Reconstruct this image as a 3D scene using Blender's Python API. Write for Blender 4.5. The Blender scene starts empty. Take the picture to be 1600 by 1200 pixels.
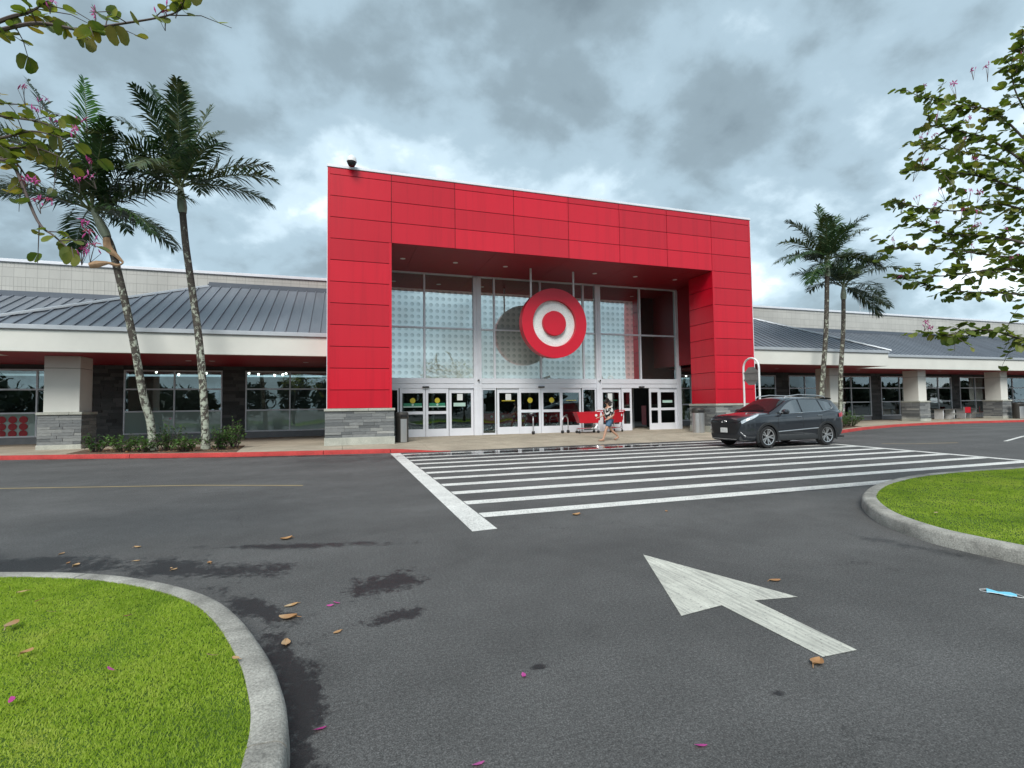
import bpy, bmesh, math, random
import numpy as np
from mathutils import Vector, Matrix, noise as mnoise
rnd = random.Random(7)
R = math.radians
sc = bpy.context.scene
col = sc.collection

# ------------------------------------------------------------------ camera
cam_d = bpy.data.cameras.new('camera')
cam = bpy.data.objects.new('camera', cam_d); col.objects.link(cam)
cam_d.sensor_fit = 'HORIZONTAL'; cam_d.sensor_width = 36.0; cam_d.lens = 797.13 * 36 / 1600
cam_d.clip_start = 0.05; cam_d.clip_end = 3000
YAW, PITCH, ROLL = R(18.408), R(2.455), R(0.736)
_f = Vector((math.sin(YAW) * math.cos(PITCH), math.cos(YAW) * math.cos(PITCH), math.sin(PITCH)))
_r = Vector((math.cos(YAW), -math.sin(YAW), 0)); _u = _r.cross(_f)
_r2 = _r * math.cos(ROLL) - _u * math.sin(ROLL); _u2 = _r * math.sin(ROLL) + _u * math.cos(ROLL)
cam.matrix_world = Matrix(((_r2.x, _u2.x, -_f.x, 0), (_r2.y, _u2.y, -_f.y, 0), (_r2.z, _u2.z, -_f.z, 1.55), (0, 0, 0, 1)))
sc.camera = cam

# ------------------------------------------------------------------ sky, sun, exposure
SUN_EL, SUN_AZ = R(45), R(205)          # azimuth clockwise from +Y
world = bpy.data.worlds.new('World'); sc.world = world; world.use_nodes = True
def build_world():
    nt = world.node_tree; N = nt.nodes; L = nt.links; N.clear()
    out = N.new('ShaderNodeOutputWorld'); bg = N.new('ShaderNodeBackground')
    sky = N.new('ShaderNodeTexSky'); sky.sky_type = 'NISHITA'; sky.sun_disc = False
    sky.sun_elevation = SUN_EL; sky.sun_rotation = SUN_AZ; sky.air_density = 1.2; sky.dust_density = 2.0
    tc = N.new('ShaderNodeTexCoord'); sep = N.new('ShaderNodeSeparateXYZ'); L.new(tc.outputs['Generated'], sep.inputs[0])
    def M(op, a, b=None, c=None):
        n = N.new('ShaderNodeMath'); n.operation = op
        for i, v in enumerate((a, b, c)):
            if v is None: continue
            if isinstance(v, (int, float)): n.inputs[i].default_value = v
            else: L.new(v, n.inputs[i])
        return n.outputs[0]
    z = M('MAXIMUM', sep.outputs['Z'], 0.0); d = M('ADD', z, 0.50)
    px = M('DIVIDE', sep.outputs['X'], d); py = M('DIVIDE', sep.outputs['Y'], d)
    cmb = N.new('ShaderNodeCombineXYZ'); L.new(px, cmb.inputs[0]); L.new(py, cmb.inputs[1]); cmb.inputs[2].default_value = 3.7
    def noise(scale, detail, rough, dist, off):
        mp = N.new('ShaderNodeMapping'); mp.inputs['Location'].default_value = off; L.new(cmb.outputs[0], mp.inputs[0])
        n = N.new('ShaderNodeTexNoise'); n.inputs['Scale'].default_value = scale; n.inputs['Detail'].default_value = detail
        n.inputs['Roughness'].default_value = rough; n.inputs['Distortion'].default_value = dist
        L.new(mp.outputs[0], n.inputs['Vector']); return n.outputs['Fac']
    big = noise(1.9, 4.0, .5, .15, (6.6, 11.2, 0)); mid = noise(4.4, 12.0, .52, .12, (4.2, 1.9, 2)); fine = noise(12, 10.0, .6, .1, (1.7, 9.4, 5))
    s = M('ADD', M('ADD', M('MULTIPLY', big, .55), M('MULTIPLY', mid, .36)), M('MULTIPLY', fine, .09))
    ramp = N.new('ShaderNodeValToRGB'); cr = ramp.color_ramp; cr.interpolation = 'EASE'
    pts = [(.36, (.100, .132, .152)), (.43, (.142, .187, .214)), (.50, (.212, .282, .328)), (.555, (.322, .405, .458)), (.60, (.52, .59, .62)), (.65, (.74, .77, .78))]
    while len(cr.elements) < len(pts): cr.elements.new(0.5)
    for e, (p, c) in zip(cr.elements, pts): e.position = p; e.color = (*c, 1)
    L.new(s, ramp.inputs[0])
    sk = N.new('ShaderNodeMix'); sk.data_type = 'RGBA'; sk.blend_type = 'MULTIPLY'; sk.inputs[0].default_value = 1
    L.new(sky.outputs[0], sk.inputs[6]); sk.inputs[7].default_value = (.07, .07, .07, 1)
    mx = N.new('ShaderNodeMix'); mx.data_type = 'RGBA'; mx.inputs[0].default_value = .94
    L.new(sk.outputs[2], mx.inputs[6]); L.new(ramp.outputs[0], mx.inputs[7])
    L.new(mx.outputs[2], bg.inputs[0]); bg.inputs[1].default_value = 1.0
    L.new(bg.outputs[0], out.inputs[0])
build_world()
sun_d = bpy.data.lights.new('sun', 'SUN'); sun = bpy.data.objects.new('sun', sun_d); col.objects.link(sun)
sun_d.energy = 1.5; sun_d.angle = R(28); sun_d.color = (1.0, .965, .91)
_sd = Vector((math.sin(SUN_AZ) * math.cos(SUN_EL), math.cos(SUN_AZ) * math.cos(SUN_EL), math.sin(SUN_EL)))
sun.rotation_euler = _sd.to_track_quat('Z', 'Y').to_euler(); sun.location = (0, -10, 40)
sc.view_settings.view_transform = 'Standard'; sc.view_settings.look = 'None'
sc.view_settings.exposure = 1.20; sc.view_settings.gamma = 1.0
sc.cycles.use_denoising = True; sc.cycles.max_bounces = 7; sc.cycles.transparent_max_bounces = 12
sc.cycles.caustics_reflective = False; sc.cycles.caustics_refractive = False

# ------------------------------------------------------------------ helpers
def wl(o):
    v = Vector((0, 0, 0))
    while o is not None: v = v + o.location; o = o.parent
    return v
def setp(o, label=None, cat=None, group=None, kind=None):
    if label: o['label'] = label
    if cat: o['category'] = cat
    if group: o['group'] = group
    if kind: o['kind'] = kind
    return o
def empty(name, loc=(0, 0, 0), rz=0, label=None, cat=None, group=None):
    o = bpy.data.objects.new(name, None); col.objects.link(o); o.location = loc; o.rotation_euler = (0, 0, rz)
    o.empty_display_size = .2
    return setp(o, label, cat, group)
def link(name, me, parent=None, loc=None, rot=None, scale=None):
    o = bpy.data.objects.new(name, me); col.objects.link(o)
    if parent is not None: o.parent = parent
    if loc is not None: o.location = loc
    if rot is not None: o.rotation_euler = rot
    if scale is not None: o.scale = scale
    return o
class MB:
    """collects faces of one mesh; build() links them as one object"""
    def __init__(s): s.v = []; s.f = []; s.m = []; s.cur = 0
    def face(s, pts):
        n = len(s.v); s.v += [tuple(p) for p in pts]; s.f.append(tuple(range(n, n + len(pts)))); s.m.append(s.cur); return s
    def box(s, x0, x1, y0, y1, z0, z1):
        n = len(s.v)
        s.v += [(x0, y0, z0), (x1, y0, z0), (x1, y1, z0), (x0, y1, z0), (x0, y0, z1), (x1, y0, z1), (x1, y1, z1), (x0, y1, z1)]
        for q in ((0, 3, 2, 1), (4, 5, 6, 7), (0, 1, 5, 4), (1, 2, 6, 5), (2, 3, 7, 6), (3, 0, 4, 7)):
            s.f.append(tuple(n + i for i in q)); s.m.append(s.cur)
        return s
    def grid(s, P):
        r = len(P); c = len(P[0]); n = len(s.v)
        for row in P: s.v += [tuple(p) for p in row]
        for i in range(r - 1):
            for j in range(c - 1):
                a = n + i * c + j; s.f.append((a, a + 1, a + c + 1, a + c)); s.m.append(s.cur)
        return s
    def prism(s, poly, z0, z1):
        n = len(s.v); k = len(poly)
        s.v += [(x, y, z0) for x, y in poly] + [(x, y, z1) for x, y in poly]
        s.f.append(tuple(n + i for i in reversed(range(k)))); s.m.append(s.cur)
        s.f.append(tuple(n + k + i for i in range(k))); s.m.append(s.cur)
        for i in range(k):
            j = (i + 1) % k; s.f.append((n + i, n + j, n + k + j, n + k + i)); s.m.append(s.cur)
        return s
    def tube(s, pts, rad, seg=8, cap=True):
        pts = [Vector(p) for p in pts]; rr = rad if isinstance(rad, (list, tuple)) else [rad] * len(pts)
        n0 = len(s.v); up = None
        for i, p in enumerate(pts):
            t = (pts[min(i + 1, len(pts) - 1)] - pts[max(i - 1, 0)]).normalized()
            if up is None: up = Vector((0, 0, 1)) if abs(t.z) < .9 else Vector((1, 0, 0))
            a = up.cross(t)
            if a.length < 1e-6: a = Vector((1, 0, 0)).cross(t)
            a.normalize(); b = t.cross(a); up = b
            for k in range(seg):
                an = 2 * math.pi * k / seg; s.v.append(tuple(p + (a * math.cos(an) + b * math.sin(an)) * rr[i]))
        for i in range(len(pts) - 1):
            for k in range(seg):
                a = n0 + i * seg + k; b2 = n0 + i * seg + (k + 1) % seg
                s.f.append((a, b2, b2 + seg, a + seg)); s.m.append(s.cur)
        if cap:
            s.f.append(tuple(n0 + k for k in reversed(range(seg)))); s.m.append(s.cur)
            e = n0 + (len(pts) - 1) * seg; s.f.append(tuple(e + k for k in range(seg))); s.m.append(s.cur)
        return s
    def lathe(s, prof, seg=20, axis='z', c=(0, 0, 0)):
        n0 = len(s.v); k = len(prof)
        for j in range(seg):
            a = 2 * math.pi * j / seg; ca, sa = math.cos(a), math.sin(a)
            for r, h in prof:
                if axis == 'z': s.v.append((c[0] + r * ca, c[1] + r * sa, c[2] + h))
                elif axis == 'y': s.v.append((c[0] + r * ca, c[1] + h, c[2] - r * sa))
                else: s.v.append((c[0] + h, c[1] + r * ca, c[2] + r * sa))
        for j in range(seg):
            for i in range(k - 1):
                a = n0 + j * k + i; b = n0 + ((j + 1) % seg) * k + i
                s.f.append((a, b, b + 1, a + 1)); s.m.append(s.cur)
        return s
    def mesh(s, name, mats, off=None, smooth=False, bevel=0.0, angle=40):
        me = bpy.data.meshes.new(name)
        v = s.v if off is None else [(x - off.x, y - off.y, z - off.z) for x, y, z in s.v]
        me.from_pydata(v, [], s.f)
        for m in (mats if isinstance(mats, (list, tuple)) else [mats]): me.materials.append(m)
        if len(set(s.m)) > 1: me.polygons.foreach_set('material_index', s.m)
        bm = bmesh.new(); bm.from_mesh(me); bmesh.ops.remove_doubles(bm, verts=bm.verts, dist=1e-5)
        bmesh.ops.recalc_face_normals(bm, faces=bm.faces)
        if bevel:
            ed = [e for e in bm.edges if len(e.link_faces) == 2 and e.calc_face_angle(0) > .6]
            bmesh.ops.bevel(bm, geom=ed, offset=bevel, segments=1, affect='EDGES')
        bm.to_mesh(me); bm.free()
        if smooth:
            me.polygons.foreach_set('use_smooth', [True] * len(me.polygons))
            try: me.set_sharp_from_angle(angle=R(angle))
            except Exception: pass
        me.update(); return me
    def build(s, name, mats, parent=None, local=False, base=None, **kw):
        """base: world point that becomes the object's own origin (top-level objects)"""
        if parent is not None and not local:
            return link(name, s.mesh(name, mats, off=wl(parent), **kw), parent)
        if base is not None:
            b = Vector(base); return link(name, s.mesh(name, mats, off=b, **kw), parent, loc=b)
        return link(name, s.mesh(name, mats, **kw), parent)
def copy_tree(o, parent=None):
    c = o.copy(); col.objects.link(c)
    if parent is not None: c.parent = parent
    for ch in [x for x in o.children]: copy_tree(ch, c)
    return c
def fast_mesh(name, V, F, mat, k=3):
    """numpy arrays to mesh: V (n,3), F (m,k)"""
    me = bpy.data.meshes.new(name); V = np.asarray(V, np.float32); F = np.asarray(F, np.int32)
    me.vertices.add(len(V)); me.vertices.foreach_set('co', V.ravel())
    me.loops.add(F.size); me.loops.foreach_set('vertex_index', F.ravel())
    me.polygons.add(len(F)); me.polygons.foreach_set('loop_start', np.arange(0, F.size, k, dtype=np.int32))
    me.update(calc_edges=True); me.materials.append(mat); return me
def catmull(pts, n=8, closed=False):
    P = [Vector(p) for p in pts]; out = []; k = len(P)
    for i in range(k if closed else k - 1):
        p0 = P[(i - 1) % k] if closed or i > 0 else P[0]; p1 = P[i]; p2 = P[(i + 1) % k]
        p3 = P[(i + 2) % k] if closed or i + 2 < k else P[-1]
        for j in range(n):
            t = j / n
            out.append(.5 * ((2 * p1) + (p2 - p0) * t + (2 * p0 - 5 * p1 + 4 * p2 - p3) * t * t + (3 * p1 - p0 - 3 * p2 + p3) * t ** 3))
    if not closed: out.append(P[-1])
    return out
def lerp(a, b, t): return a + (b - a) * t
def interp(x, xs, ys): return float(np.interp(x, xs, ys))
def sstep(x): x = max(0., min(1., x)); return x * x * (3 - 2 * x)

# ------------------------------------------------------------------ materials
class NT:
    """short-hand for a material's node tree"""
    def __init__(s, name):
        s.mat = bpy.data.materials.new(name); s.mat.use_nodes = True; s.t = s.mat.node_tree; s.N = s.t.nodes; s.L = s.t.links
        s.b = s.N['Principled BSDF']; s.out = s.N['Material Output']
    def n(s, typ, **kw):
        x = s.N.new(typ)
        for k, v in kw.items(): setattr(x, k, v)
        return x
    def val(s, sock, v):
        if isinstance(v, (int, float)): sock.default_value = v
        elif isinstance(v, (tuple, list)): sock.default_value = (*v, 1) if len(v) == 3 and sock.type == 'RGBA' else v
        else: s.L.new(v, sock)
    def math(s, op, a, b=None, c=None, clamp=False):
        x = s.n('ShaderNodeMath', operation=op); x.use_clamp = clamp
        for i, v in enumerate((a, b, c)):
            if v is not None: s.val(x.inputs[i], v)
        return x.outputs[0]
    def mix(s, fac, a, b, blend='MIX'):
        x = s.n('ShaderNodeMix', data_type='RGBA', blend_type=blend)
        s.val(x.inputs[0], fac); s.val(x.inputs[6], a); s.val(x.inputs[7], b); return x.outputs[2]
    def pos(s): return s.n('ShaderNodeNewGeometry').outputs['Position']
    def obj(s): return s.n('ShaderNodeTexCoord').outputs['Object']
    def rand(s): return s.n('ShaderNodeObjectInfo').outputs['Random']
    def noise(s, vec, scale, detail=3, rough=.55, dist=0, out='Fac'):
        x = s.n('ShaderNodeTexNoise'); s.L.new(vec, x.inputs['Vector']); x.inputs['Scale'].default_value = scale
        x.inputs['Detail'].default_value = detail; x.inputs['Roughness'].default_value = rough; x.inputs['Distortion'].default_value = dist
        return x.outputs[out]
    def mapv(s, vec, scale=(1, 1, 1), loc=(0, 0, 0), rot=(0, 0, 0)):
        x = s.n('ShaderNodeMapping'); s.L.new(vec, x.inputs[0]); x.inputs['Scale'].default_value = scale
        x.inputs['Location'].default_value = loc; x.inputs['Rotation'].default_value = rot; return x.outputs[0]
    def ramp(s, fac, *pts):
        x = s.n('ShaderNodeValToRGB'); cr = x.color_ramp
        while len(cr.elements) < len(pts): cr.elements.new(.5)
        for e, (p, c) in zip(cr.elements, pts): e.position = p; e.color = (c, c, c, 1) if isinstance(c, (int, float)) else (*c, 1)
        s.L.new(fac, x.inputs[0]); return x.outputs[0]
    def bump(s, h, strength=.3, dist=.01):
        x = s.n('ShaderNodeBump'); x.inputs['Strength'].default_value = strength; x.inputs['Distance'].default_value = dist
        s.L.new(h, x.inputs['Height']); s.L.new(x.outputs[0], s.b.inputs['Normal'])
    def set(s, color=None, rough=None, metal=None, spec=None, **kw):
        for k, v in (('Base Color', color), ('Roughness', rough), ('Metallic', metal), ('Specular IOR Level', spec)):
            if v is not None: s.val(s.b.inputs[k], v)
        for k, v in kw.items(): s.val(s.b.inputs[k.replace('_', ' ')], v)
        return s.mat
def plain(name, c, rough=.6, metal=0, spec=.5, var=.12, scale=3.0, bump=0, **kw):
    """a base colour with gentle procedural variation"""
    t = NT(name); n = t.noise(t.obj(), scale, 5, .6)
    k = t.ramp(n, (.3, 1 - var), (.7, 1 + var * .5))
    cc = t.mix(1.0, (*c, 1), k, 'MULTIPLY')
    if bump: t.bump(t.noise(t.obj(), scale * 12, 4), bump, .01)
    return t.set(cc, rough, metal, spec, **kw)

def wet_group():
    """world-space masks of wet asphalt (Wet) and standing water (Puddle)"""
    g = bpy.data.node_groups.new('wet_masks', 'ShaderNodeTree')
    g.interface.new_socket('Wet', in_out='OUTPUT', socket_type='NodeSocketFloat'); g.interface.new_socket('Puddle', in_out='OUTPUT', socket_type='NodeSocketFloat')
    N = g.nodes; L = g.links; out = N.new('NodeGroupOutput'); geo = N.new('ShaderNodeNewGeometry')
    def M(op, a, b=None, c=None, clamp=False):
        n = N.new('ShaderNodeMath'); n.operation = op; n.use_clamp = clamp
        for i, v in enumerate((a, b, c)):
            if v is None: continue
            if isinstance(v, (int, float)): n.inputs[i].default_value = v
            else: L.new(v, n.inputs[i])
        return n.outputs[0]
    def noise(scale, detail, rough=.6):
        n = N.new('ShaderNodeTexNoise'); n.inputs['Scale'].default_value = scale; n.inputs['Detail'].default_value = detail
        n.inputs['Roughness'].default_value = rough; L.new(geo.outputs['Position'], n.inputs['Vector']); return n.outputs['Fac']
    nz = M('ADD', M('MULTIPLY', M('SUBTRACT', noise(2.2, 8, .7), .5), 3.4), M('MULTIPLY', M('SUBTRACT', noise(13, 6, .75), .5), 2.4))
    def blob(cx, cy, rx, ry, a, soft=.55):
        mp = N.new('ShaderNodeMapping'); mp.vector_type = 'TEXTURE'; L.new(geo.outputs['Position'], mp.inputs[0])
        mp.inputs['Location'].default_value = (cx, cy, 0); mp.inputs['Rotation'].default_value = (0, 0, R(a)); mp.inputs['Scale'].default_value = (rx, ry, 50)
        ln = N.new('ShaderNodeVectorMath'); ln.operation = 'LENGTH'; L.new(mp.outputs[0], ln.inputs[0])
        return M('DIVIDE', M('SUBTRACT', M('ADD', 1.0, nz), ln.outputs['Value']), soft, clamp=True)
    wet = [blob(-.17, 2.45, .11, 1.3, 2, .4), blob(-.33, 3.50, .13, .60, 18, .4), blob(-.66, 4.50, .13, .65, 32, .5), blob(-1.35, 5.75, 1.1, .30, -24, .5), blob(-.55, 6.35, 1.2, .13, -16, .6), blob(-3.3, 6.55, 1.9, .42, -18, .5),
           blob(.38, 4.72, .40, .27, 25, .35), blob(.36, 3.95, .26, .12, 10, .4), blob(5.75, 3.9, .16, .8, 14, 1.1), blob(.2, 2.1, .05, .05, 0, .5), blob(1.1, 2.9, .05, .03, 0, .6), blob(2.2, 2.2, .05, .04, 0, .5),
           blob(-4, 19.0, 7, .30, -18.5, .5), blob(8, 16.3, 8, 1.5, 0, .5), blob(10.5, 7.0, 3.2, .25, 0, .5)]
    pud = [blob(7.2, 16.75, 4.4, .8, 0, .15), blob(11.6, 7.12, 1.9, .16, 2, .2), blob(2.9, 17.0, 1.0, .16, 0, .2)]
    def mx(a):
        r = a[0]
        for b in a[1:]: r = M('MAXIMUM', r, b)
        return r
    P = mx(pud); L.new(mx(wet + [P]), out.inputs['Wet']); L.new(P, out.inputs['Puddle'])
    return g
WET = wet_group()

def m_asphalt():
    t = NT('asphalt'); p = t.pos(); g = t.n('ShaderNodeGroup', node_tree=WET)
    agg = t.n('ShaderNodeTexVoronoi'); agg.inputs['Scale'].default_value = 95; t.L.new(p, agg.inputs['Vector'])
    sp = t.ramp(t.math('ADD', t.math('MULTIPLY', t.noise(p, 120, 3, .7), .6), t.math('MULTIPLY', t.noise(p, 45, 5, .75), .4)), (.37, .40), (.50, 1.0), (.63, 2.1))
    big = t.ramp(t.noise(p, .35, 6, .6, .4), (.30, .78), (.70, 1.22)); md = t.ramp(t.noise(p, 2.6, 6, .65), (.3, .88), (.7, 1.10))
    c = t.mix(1, (.084, .084, .083, 1), sp, 'MULTIPLY'); c = t.mix(1, c, big, 'MULTIPLY'); c = t.mix(1, c, md, 'MULTIPLY')
    # tyre-polished wheel tracks run along the drive aisle
    sepn = t.n('ShaderNodeSeparateXYZ'); t.L.new(p, sepn.inputs[0])
    tr = t.math('SINE', t.math('MULTIPLY', sepn.outputs['Y'], 3.4)); tr = t.math('MULTIPLY_ADD', tr, .06, 1.0)
    c = t.mix(1, c, tr, 'MULTIPLY')
    # fine hairline cracks
    vc = t.n('ShaderNodeTexVoronoi', feature='DISTANCE_TO_EDGE'); vc.inputs['Scale'].default_value = .42; wv = t.n('ShaderNodeVectorMath', operation='ADD'); t.L.new(p, wv.inputs[0]); t.L.new(t.noise(p, 1.6, 6, .7, out='Color'), wv.inputs[1]); t.L.new(wv.outputs[0], vc.inputs['Vector'])
    ck = t.math('MULTIPLY', t.math('LESS_THAN', vc.outputs['Distance'], .0028), t.ramp(t.noise(p, .5, 3), (.52, 0.0), (.60, .7)))
    c = t.mix(ck, c, (.018, .018, .018, 1))
    c = t.mix(g.outputs['Wet'], c, t.mix(1, c, (.20, .205, .22, 1), 'MULTIPLY'))
    ro = t.math('SUBTRACT', .88, t.math('MULTIPLY', g.outputs['Wet'], .40)); ro = t.math('SUBTRACT', ro, t.math('MULTIPLY', g.outputs['Puddle'], .45))
    h = t.math('MULTIPLY', t.noise(p, 110, 4, .7), t.math('SUBTRACT', 1.0, g.outputs['Puddle']))
    t.bump(h, .75, .012)
    return t.set(c, ro, 0, .4)
def m_paint(name, c, wear=.5, streak=0):
    t = NT(name); p = t.pos(); g = t.n('ShaderNodeGroup', node_tree=WET)
    w = t.ramp(t.noise(p, 45, 6, .75), (.32, 0.0), (.44 + .1 * (1 - wear), 1.0)); big = t.ramp(t.noise(p, 2.2, 6, .6), (.25, .72), (.7, 1.05))
    if streak:
        s2 = t.noise(t.mapv(p, (34, 1.4, 1), rot=(0, 0, R(streak))), 1, 5, .7); w = t.math('MULTIPLY', w, t.ramp(s2, (.36, .50), (.56, 1.0)))
    cc = t.mix(1, (*c, 1), big, 'MULTIPLY'); cc = t.mix(w, (.10, .10, .10, 1), cc)
    cc = t.mix(g.outputs['Wet'], cc, t.mix(1, cc, (.62, .63, .65, 1), 'MULTIPLY'))
    ro = t.math('SUBTRACT', .75, t.math('MULTIPLY', g.outputs['Puddle'], .70))
    t.bump(t.math('MULTIPLY', t.noise(p, 90, 4, .7), t.math('SUBTRACT', 1.0, g.outputs['Puddle'])), .35, .006)
    return t.set(cc, ro, 0, .5)
def m_concrete(name, c, scale=1.0, stain=.35, bump=.25, crack=False, spec=.35):
    t = NT(name); p = t.pos()
    a = t.ramp(t.noise(p, .8 * scale, 7, .65, .5), (.28, 1 - stain), (.68, 1.08)); b = t.ramp(t.noise(p, 22 * scale, 5, .7), (.3, .80), (.7, 1.14)); d = t.ramp(t.noise(p, 75, 4, .75), (.36, .66), (.64, 1.2))
    cc = t.mix(1, (*c, 1), a, 'MULTIPLY'); cc = t.mix(1, cc, b, 'MULTIPLY'); cc = t.mix(1, cc, d, 'MULTIPLY')
    dark = t.ramp(t.noise(p, 3.1 * scale, 8, .72, .8), (.60, 0.0), (.74, .55)); cc = t.mix(dark, cc, t.mix(1, cc, (.45, .45, .44, 1), 'MULTIPLY'))
    t.bump(t.noise(p, 60, 5, .7), bump, .006)
    return t.set(cc, .85, 0, spec)
def m_stone():
    t = NT('grey_stone_veneer'); r = t.rand(); o = t.n('ShaderNodeTexCoord').outputs['Object']; p = t.pos()
    base = t.ramp(r, (.0, (.11, .118, .122)), (.35, (.165, .176, .18)), (.7, (.215, .225, .225)), (.93, (.27, .28, .27)), (1.0, (.42, .42, .40)))
    v = t.ramp(t.noise(t.mapv(p, (2.5, 2.5, 14)), 2.2, 6, .7), (.28, .68), (.7, 1.22))
    t.bump(t.noise(t.mapv(p, (4, 4, 16)), 5, 5, .7), .5, .012)
    return t.set(t.mix(1, base, v, 'MULTIPLY'), .75, 0, .4)
def m_red_panel():
    t = NT('red_metal_panel'); r = t.rand(); p = t.pos()
    v = t.ramp(r, (0, .86), (.5, .97), (1, 1.06)); st = t.ramp(t.noise(t.mapv(p, (5.5, 5.5, .22)), 1.0, 6, .65), (.28, .86), (.5, 1.0), (.75, 1.03))
    c = t.mix(1, (.56, .004, .020, 1), v, 'MULTIPLY'); c = t.mix(1, c, st, 'MULTIPLY')
    t.bump(t.noise(p, .9, 3, .45), .10, .06)
    return t.set(c, .28, 0, .6)
def m_cmu():
    t = NT('painted_block_wall'); p = t.pos(); v = t.mapv(p, (1, 1, 1), rot=(R(90), 0, 0))
    bt = t.n('ShaderNodeTexBrick'); t.L.new(v, bt.inputs['Vector']); bt.inputs['Scale'].default_value = 1.0
    bt.inputs['Brick Width'].default_value = .42; bt.inputs['Row Height'].default_value = .42; bt.inputs['Mortar Size'].default_value = .009; bt.inputs['Mortar Smooth'].default_value = .2
    bt.offset = 0; bt.inputs['Color1'].default_value = (.52, .52, .49, 1); bt.inputs['Color2'].default_value = (.48, .48, .455, 1); bt.inputs['Mortar'].default_value = (.39, .39, .37, 1); bt.inputs['Bias'].default_value = 0
    b2 = t.n('ShaderNodeTexBrick'); t.L.new(v, b2.inputs['Vector']); b2.inputs['Scale'].default_value = 1.0; b2.offset = 0
    b2.inputs['Brick Width'].default_value = .14; b2.inputs['Row Height'].default_value = .42; b2.inputs['Mortar Size'].default_value = .007
    b2.inputs['Color1'].default_value = (1, 1, 1, 1); b2.inputs['Color2'].default_value = (.97, .97, .97, 1); b2.inputs['Mortar'].default_value = (.80, .80, .80, 1)
    sx = t.n('ShaderNodeSeparateXYZ'); t.L.new(p, sx.inputs[0])
    row = t.math('FRACT', t.math('DIVIDE', sx.outputs['Z'], 1.26)); flat = t.math('LESS_THAN', row, .3333)
    c = t.mix(flat, t.mix(1, bt.outputs['Color'], b2.outputs['Color'], 'MULTIPLY'), bt.outputs['Color'])
    c = t.mix(1, c, t.ramp(t.noise(t.mapv(p, (.6, .6, .25)), 1.2, 6, .65), (.3, .88), (.7, 1.05)), 'MULTIPLY')
    t.bump(t.math('SUBTRACT', 1.0, bt.outputs['Fac']), .6, .01)
    return t.set(c, .85, 0, .3)
def m_roof():
    t = NT('grey_standing_seam_metal'); p = t.pos(); r = t.rand()
    c = t.mix(1, (.205, .230, .265, 1), t.ramp(r, (0, .9), (1, 1.08)), 'MULTIPLY'); c = t.mix(1, c, t.ramp(t.noise(t.mapv(p, (3, .5, .5)), 1.2, 5, .6), (.3, .9), (.7, 1.08)), 'MULTIPLY')
    t.bump(t.noise(p, 1.3, 2), .06, .03)
    return t.set(c, .36, .35, .5)
def m_glass(name, tint=(.78, .86, .85), refl=.16, gtint=(.85, .95, .97), wob=.03, see=1.0):
    t = NT(name); N = t.N; tr = t.n('ShaderNodeBsdfTransparent'); tr.inputs[0].default_value = (*tint, 1)
    gl = t.n('ShaderNodeBsdfGlossy'); gl.inputs[0].default_value = (*gtint, 1); gl.inputs['Roughness'].default_value = .0
    bp = t.n('ShaderNodeBump'); bp.inputs['Strength'].default_value = wob; bp.inputs['Distance'].default_value = .2; t.L.new(t.noise(t.pos(), .8, 1.5), bp.inputs['Height']); t.L.new(bp.outputs[0], gl.inputs['Normal'])
    fr = t.n('ShaderNodeFresnel'); fr.inputs[0].default_value = 1.5
    f = t.math('ADD', fr.outputs[0], refl, clamp=True); mx = t.n('ShaderNodeMixShader'); t.L.new(f, mx.inputs[0]); t.L.new(tr.outputs[0], mx.inputs[1]); t.L.new(gl.outputs[0], mx.inputs[2])
    t.L.new(mx.outputs[0], t.out.inputs['Surface']); return t.mat
def m_film(name, base, dot, dots=True, refl=.42, gtint=(.80, .93, .93)):
    t = NT(name); p = t.pos(); sx = t.n('ShaderNodeSeparateXYZ'); t.L.new(p, sx.inputs[0])
    cc = base
    if dots:
        S = .305
        u = t.math('SUBTRACT', t.math('FRACT', t.math('DIVIDE', sx.outputs['X'], S)), .5); w = t.math('SUBTRACT', t.math('FRACT', t.math('DIVIDE', sx.outputs['Z'], S)), .5)
        d = t.math('SQRT', t.math('ADD', t.math('MULTIPLY', u, u), t.math('MULTIPLY', w, w)))
        m = t.math('DIVIDE', t.math('SUBTRACT', .36, d), .06, clamp=True)
        sh = t.math('MULTIPLY_ADD', t.math('ADD', u, w), .55, .62, clamp=True)      # each printed dot is darker on its upper right
        low = t.math('MULTIPLY', t.math('LESS_THAN', sx.outputs['Z'], 7.32), t.math('LESS_THAN', sx.outputs['X'], 15.45)); mk = t.math('MULTIPLY', t.math('MULTIPLY', m, sh), low)      # no dots and near-black in the top band and right end
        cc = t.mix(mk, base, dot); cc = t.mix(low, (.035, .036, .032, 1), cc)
    df = t.b; t.set(cc, .7, 0, .2)
    gl = t.n('ShaderNodeBsdfGlossy'); gl.inputs[0].default_value = (*gtint, 1); gl.inputs['Roughness'].default_value = .0
    bp = t.n('ShaderNodeBump'); bp.inputs['Strength'].default_value = .03; bp.inputs['Distance'].default_value = .2; t.L.new(t.noise(p, .7, 1.5), bp.inputs['Height']); t.L.new(bp.outputs[0], gl.inputs['Normal'])
    fr = t.n('ShaderNodeFresnel'); fr.inputs[0].default_value = 1.5; f = t.math('ADD', fr.outputs[0], refl, clamp=True)
    if dots: f = t.math('MULTIPLY', f, t.math('SUBTRACT', 1.0, t.math('MULTIPLY', mk, .45)))      # matt ink mirrors less
    mx = t.n('ShaderNodeMixShader'); t.L.new(f, mx.inputs[0]); t.L.new(df.outputs[0], mx.inputs[1]); t.L.new(gl.outputs[0], mx.inputs[2]); t.L.new(mx.outputs[0], t.out.inputs['Surface'])
    return t.mat
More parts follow.
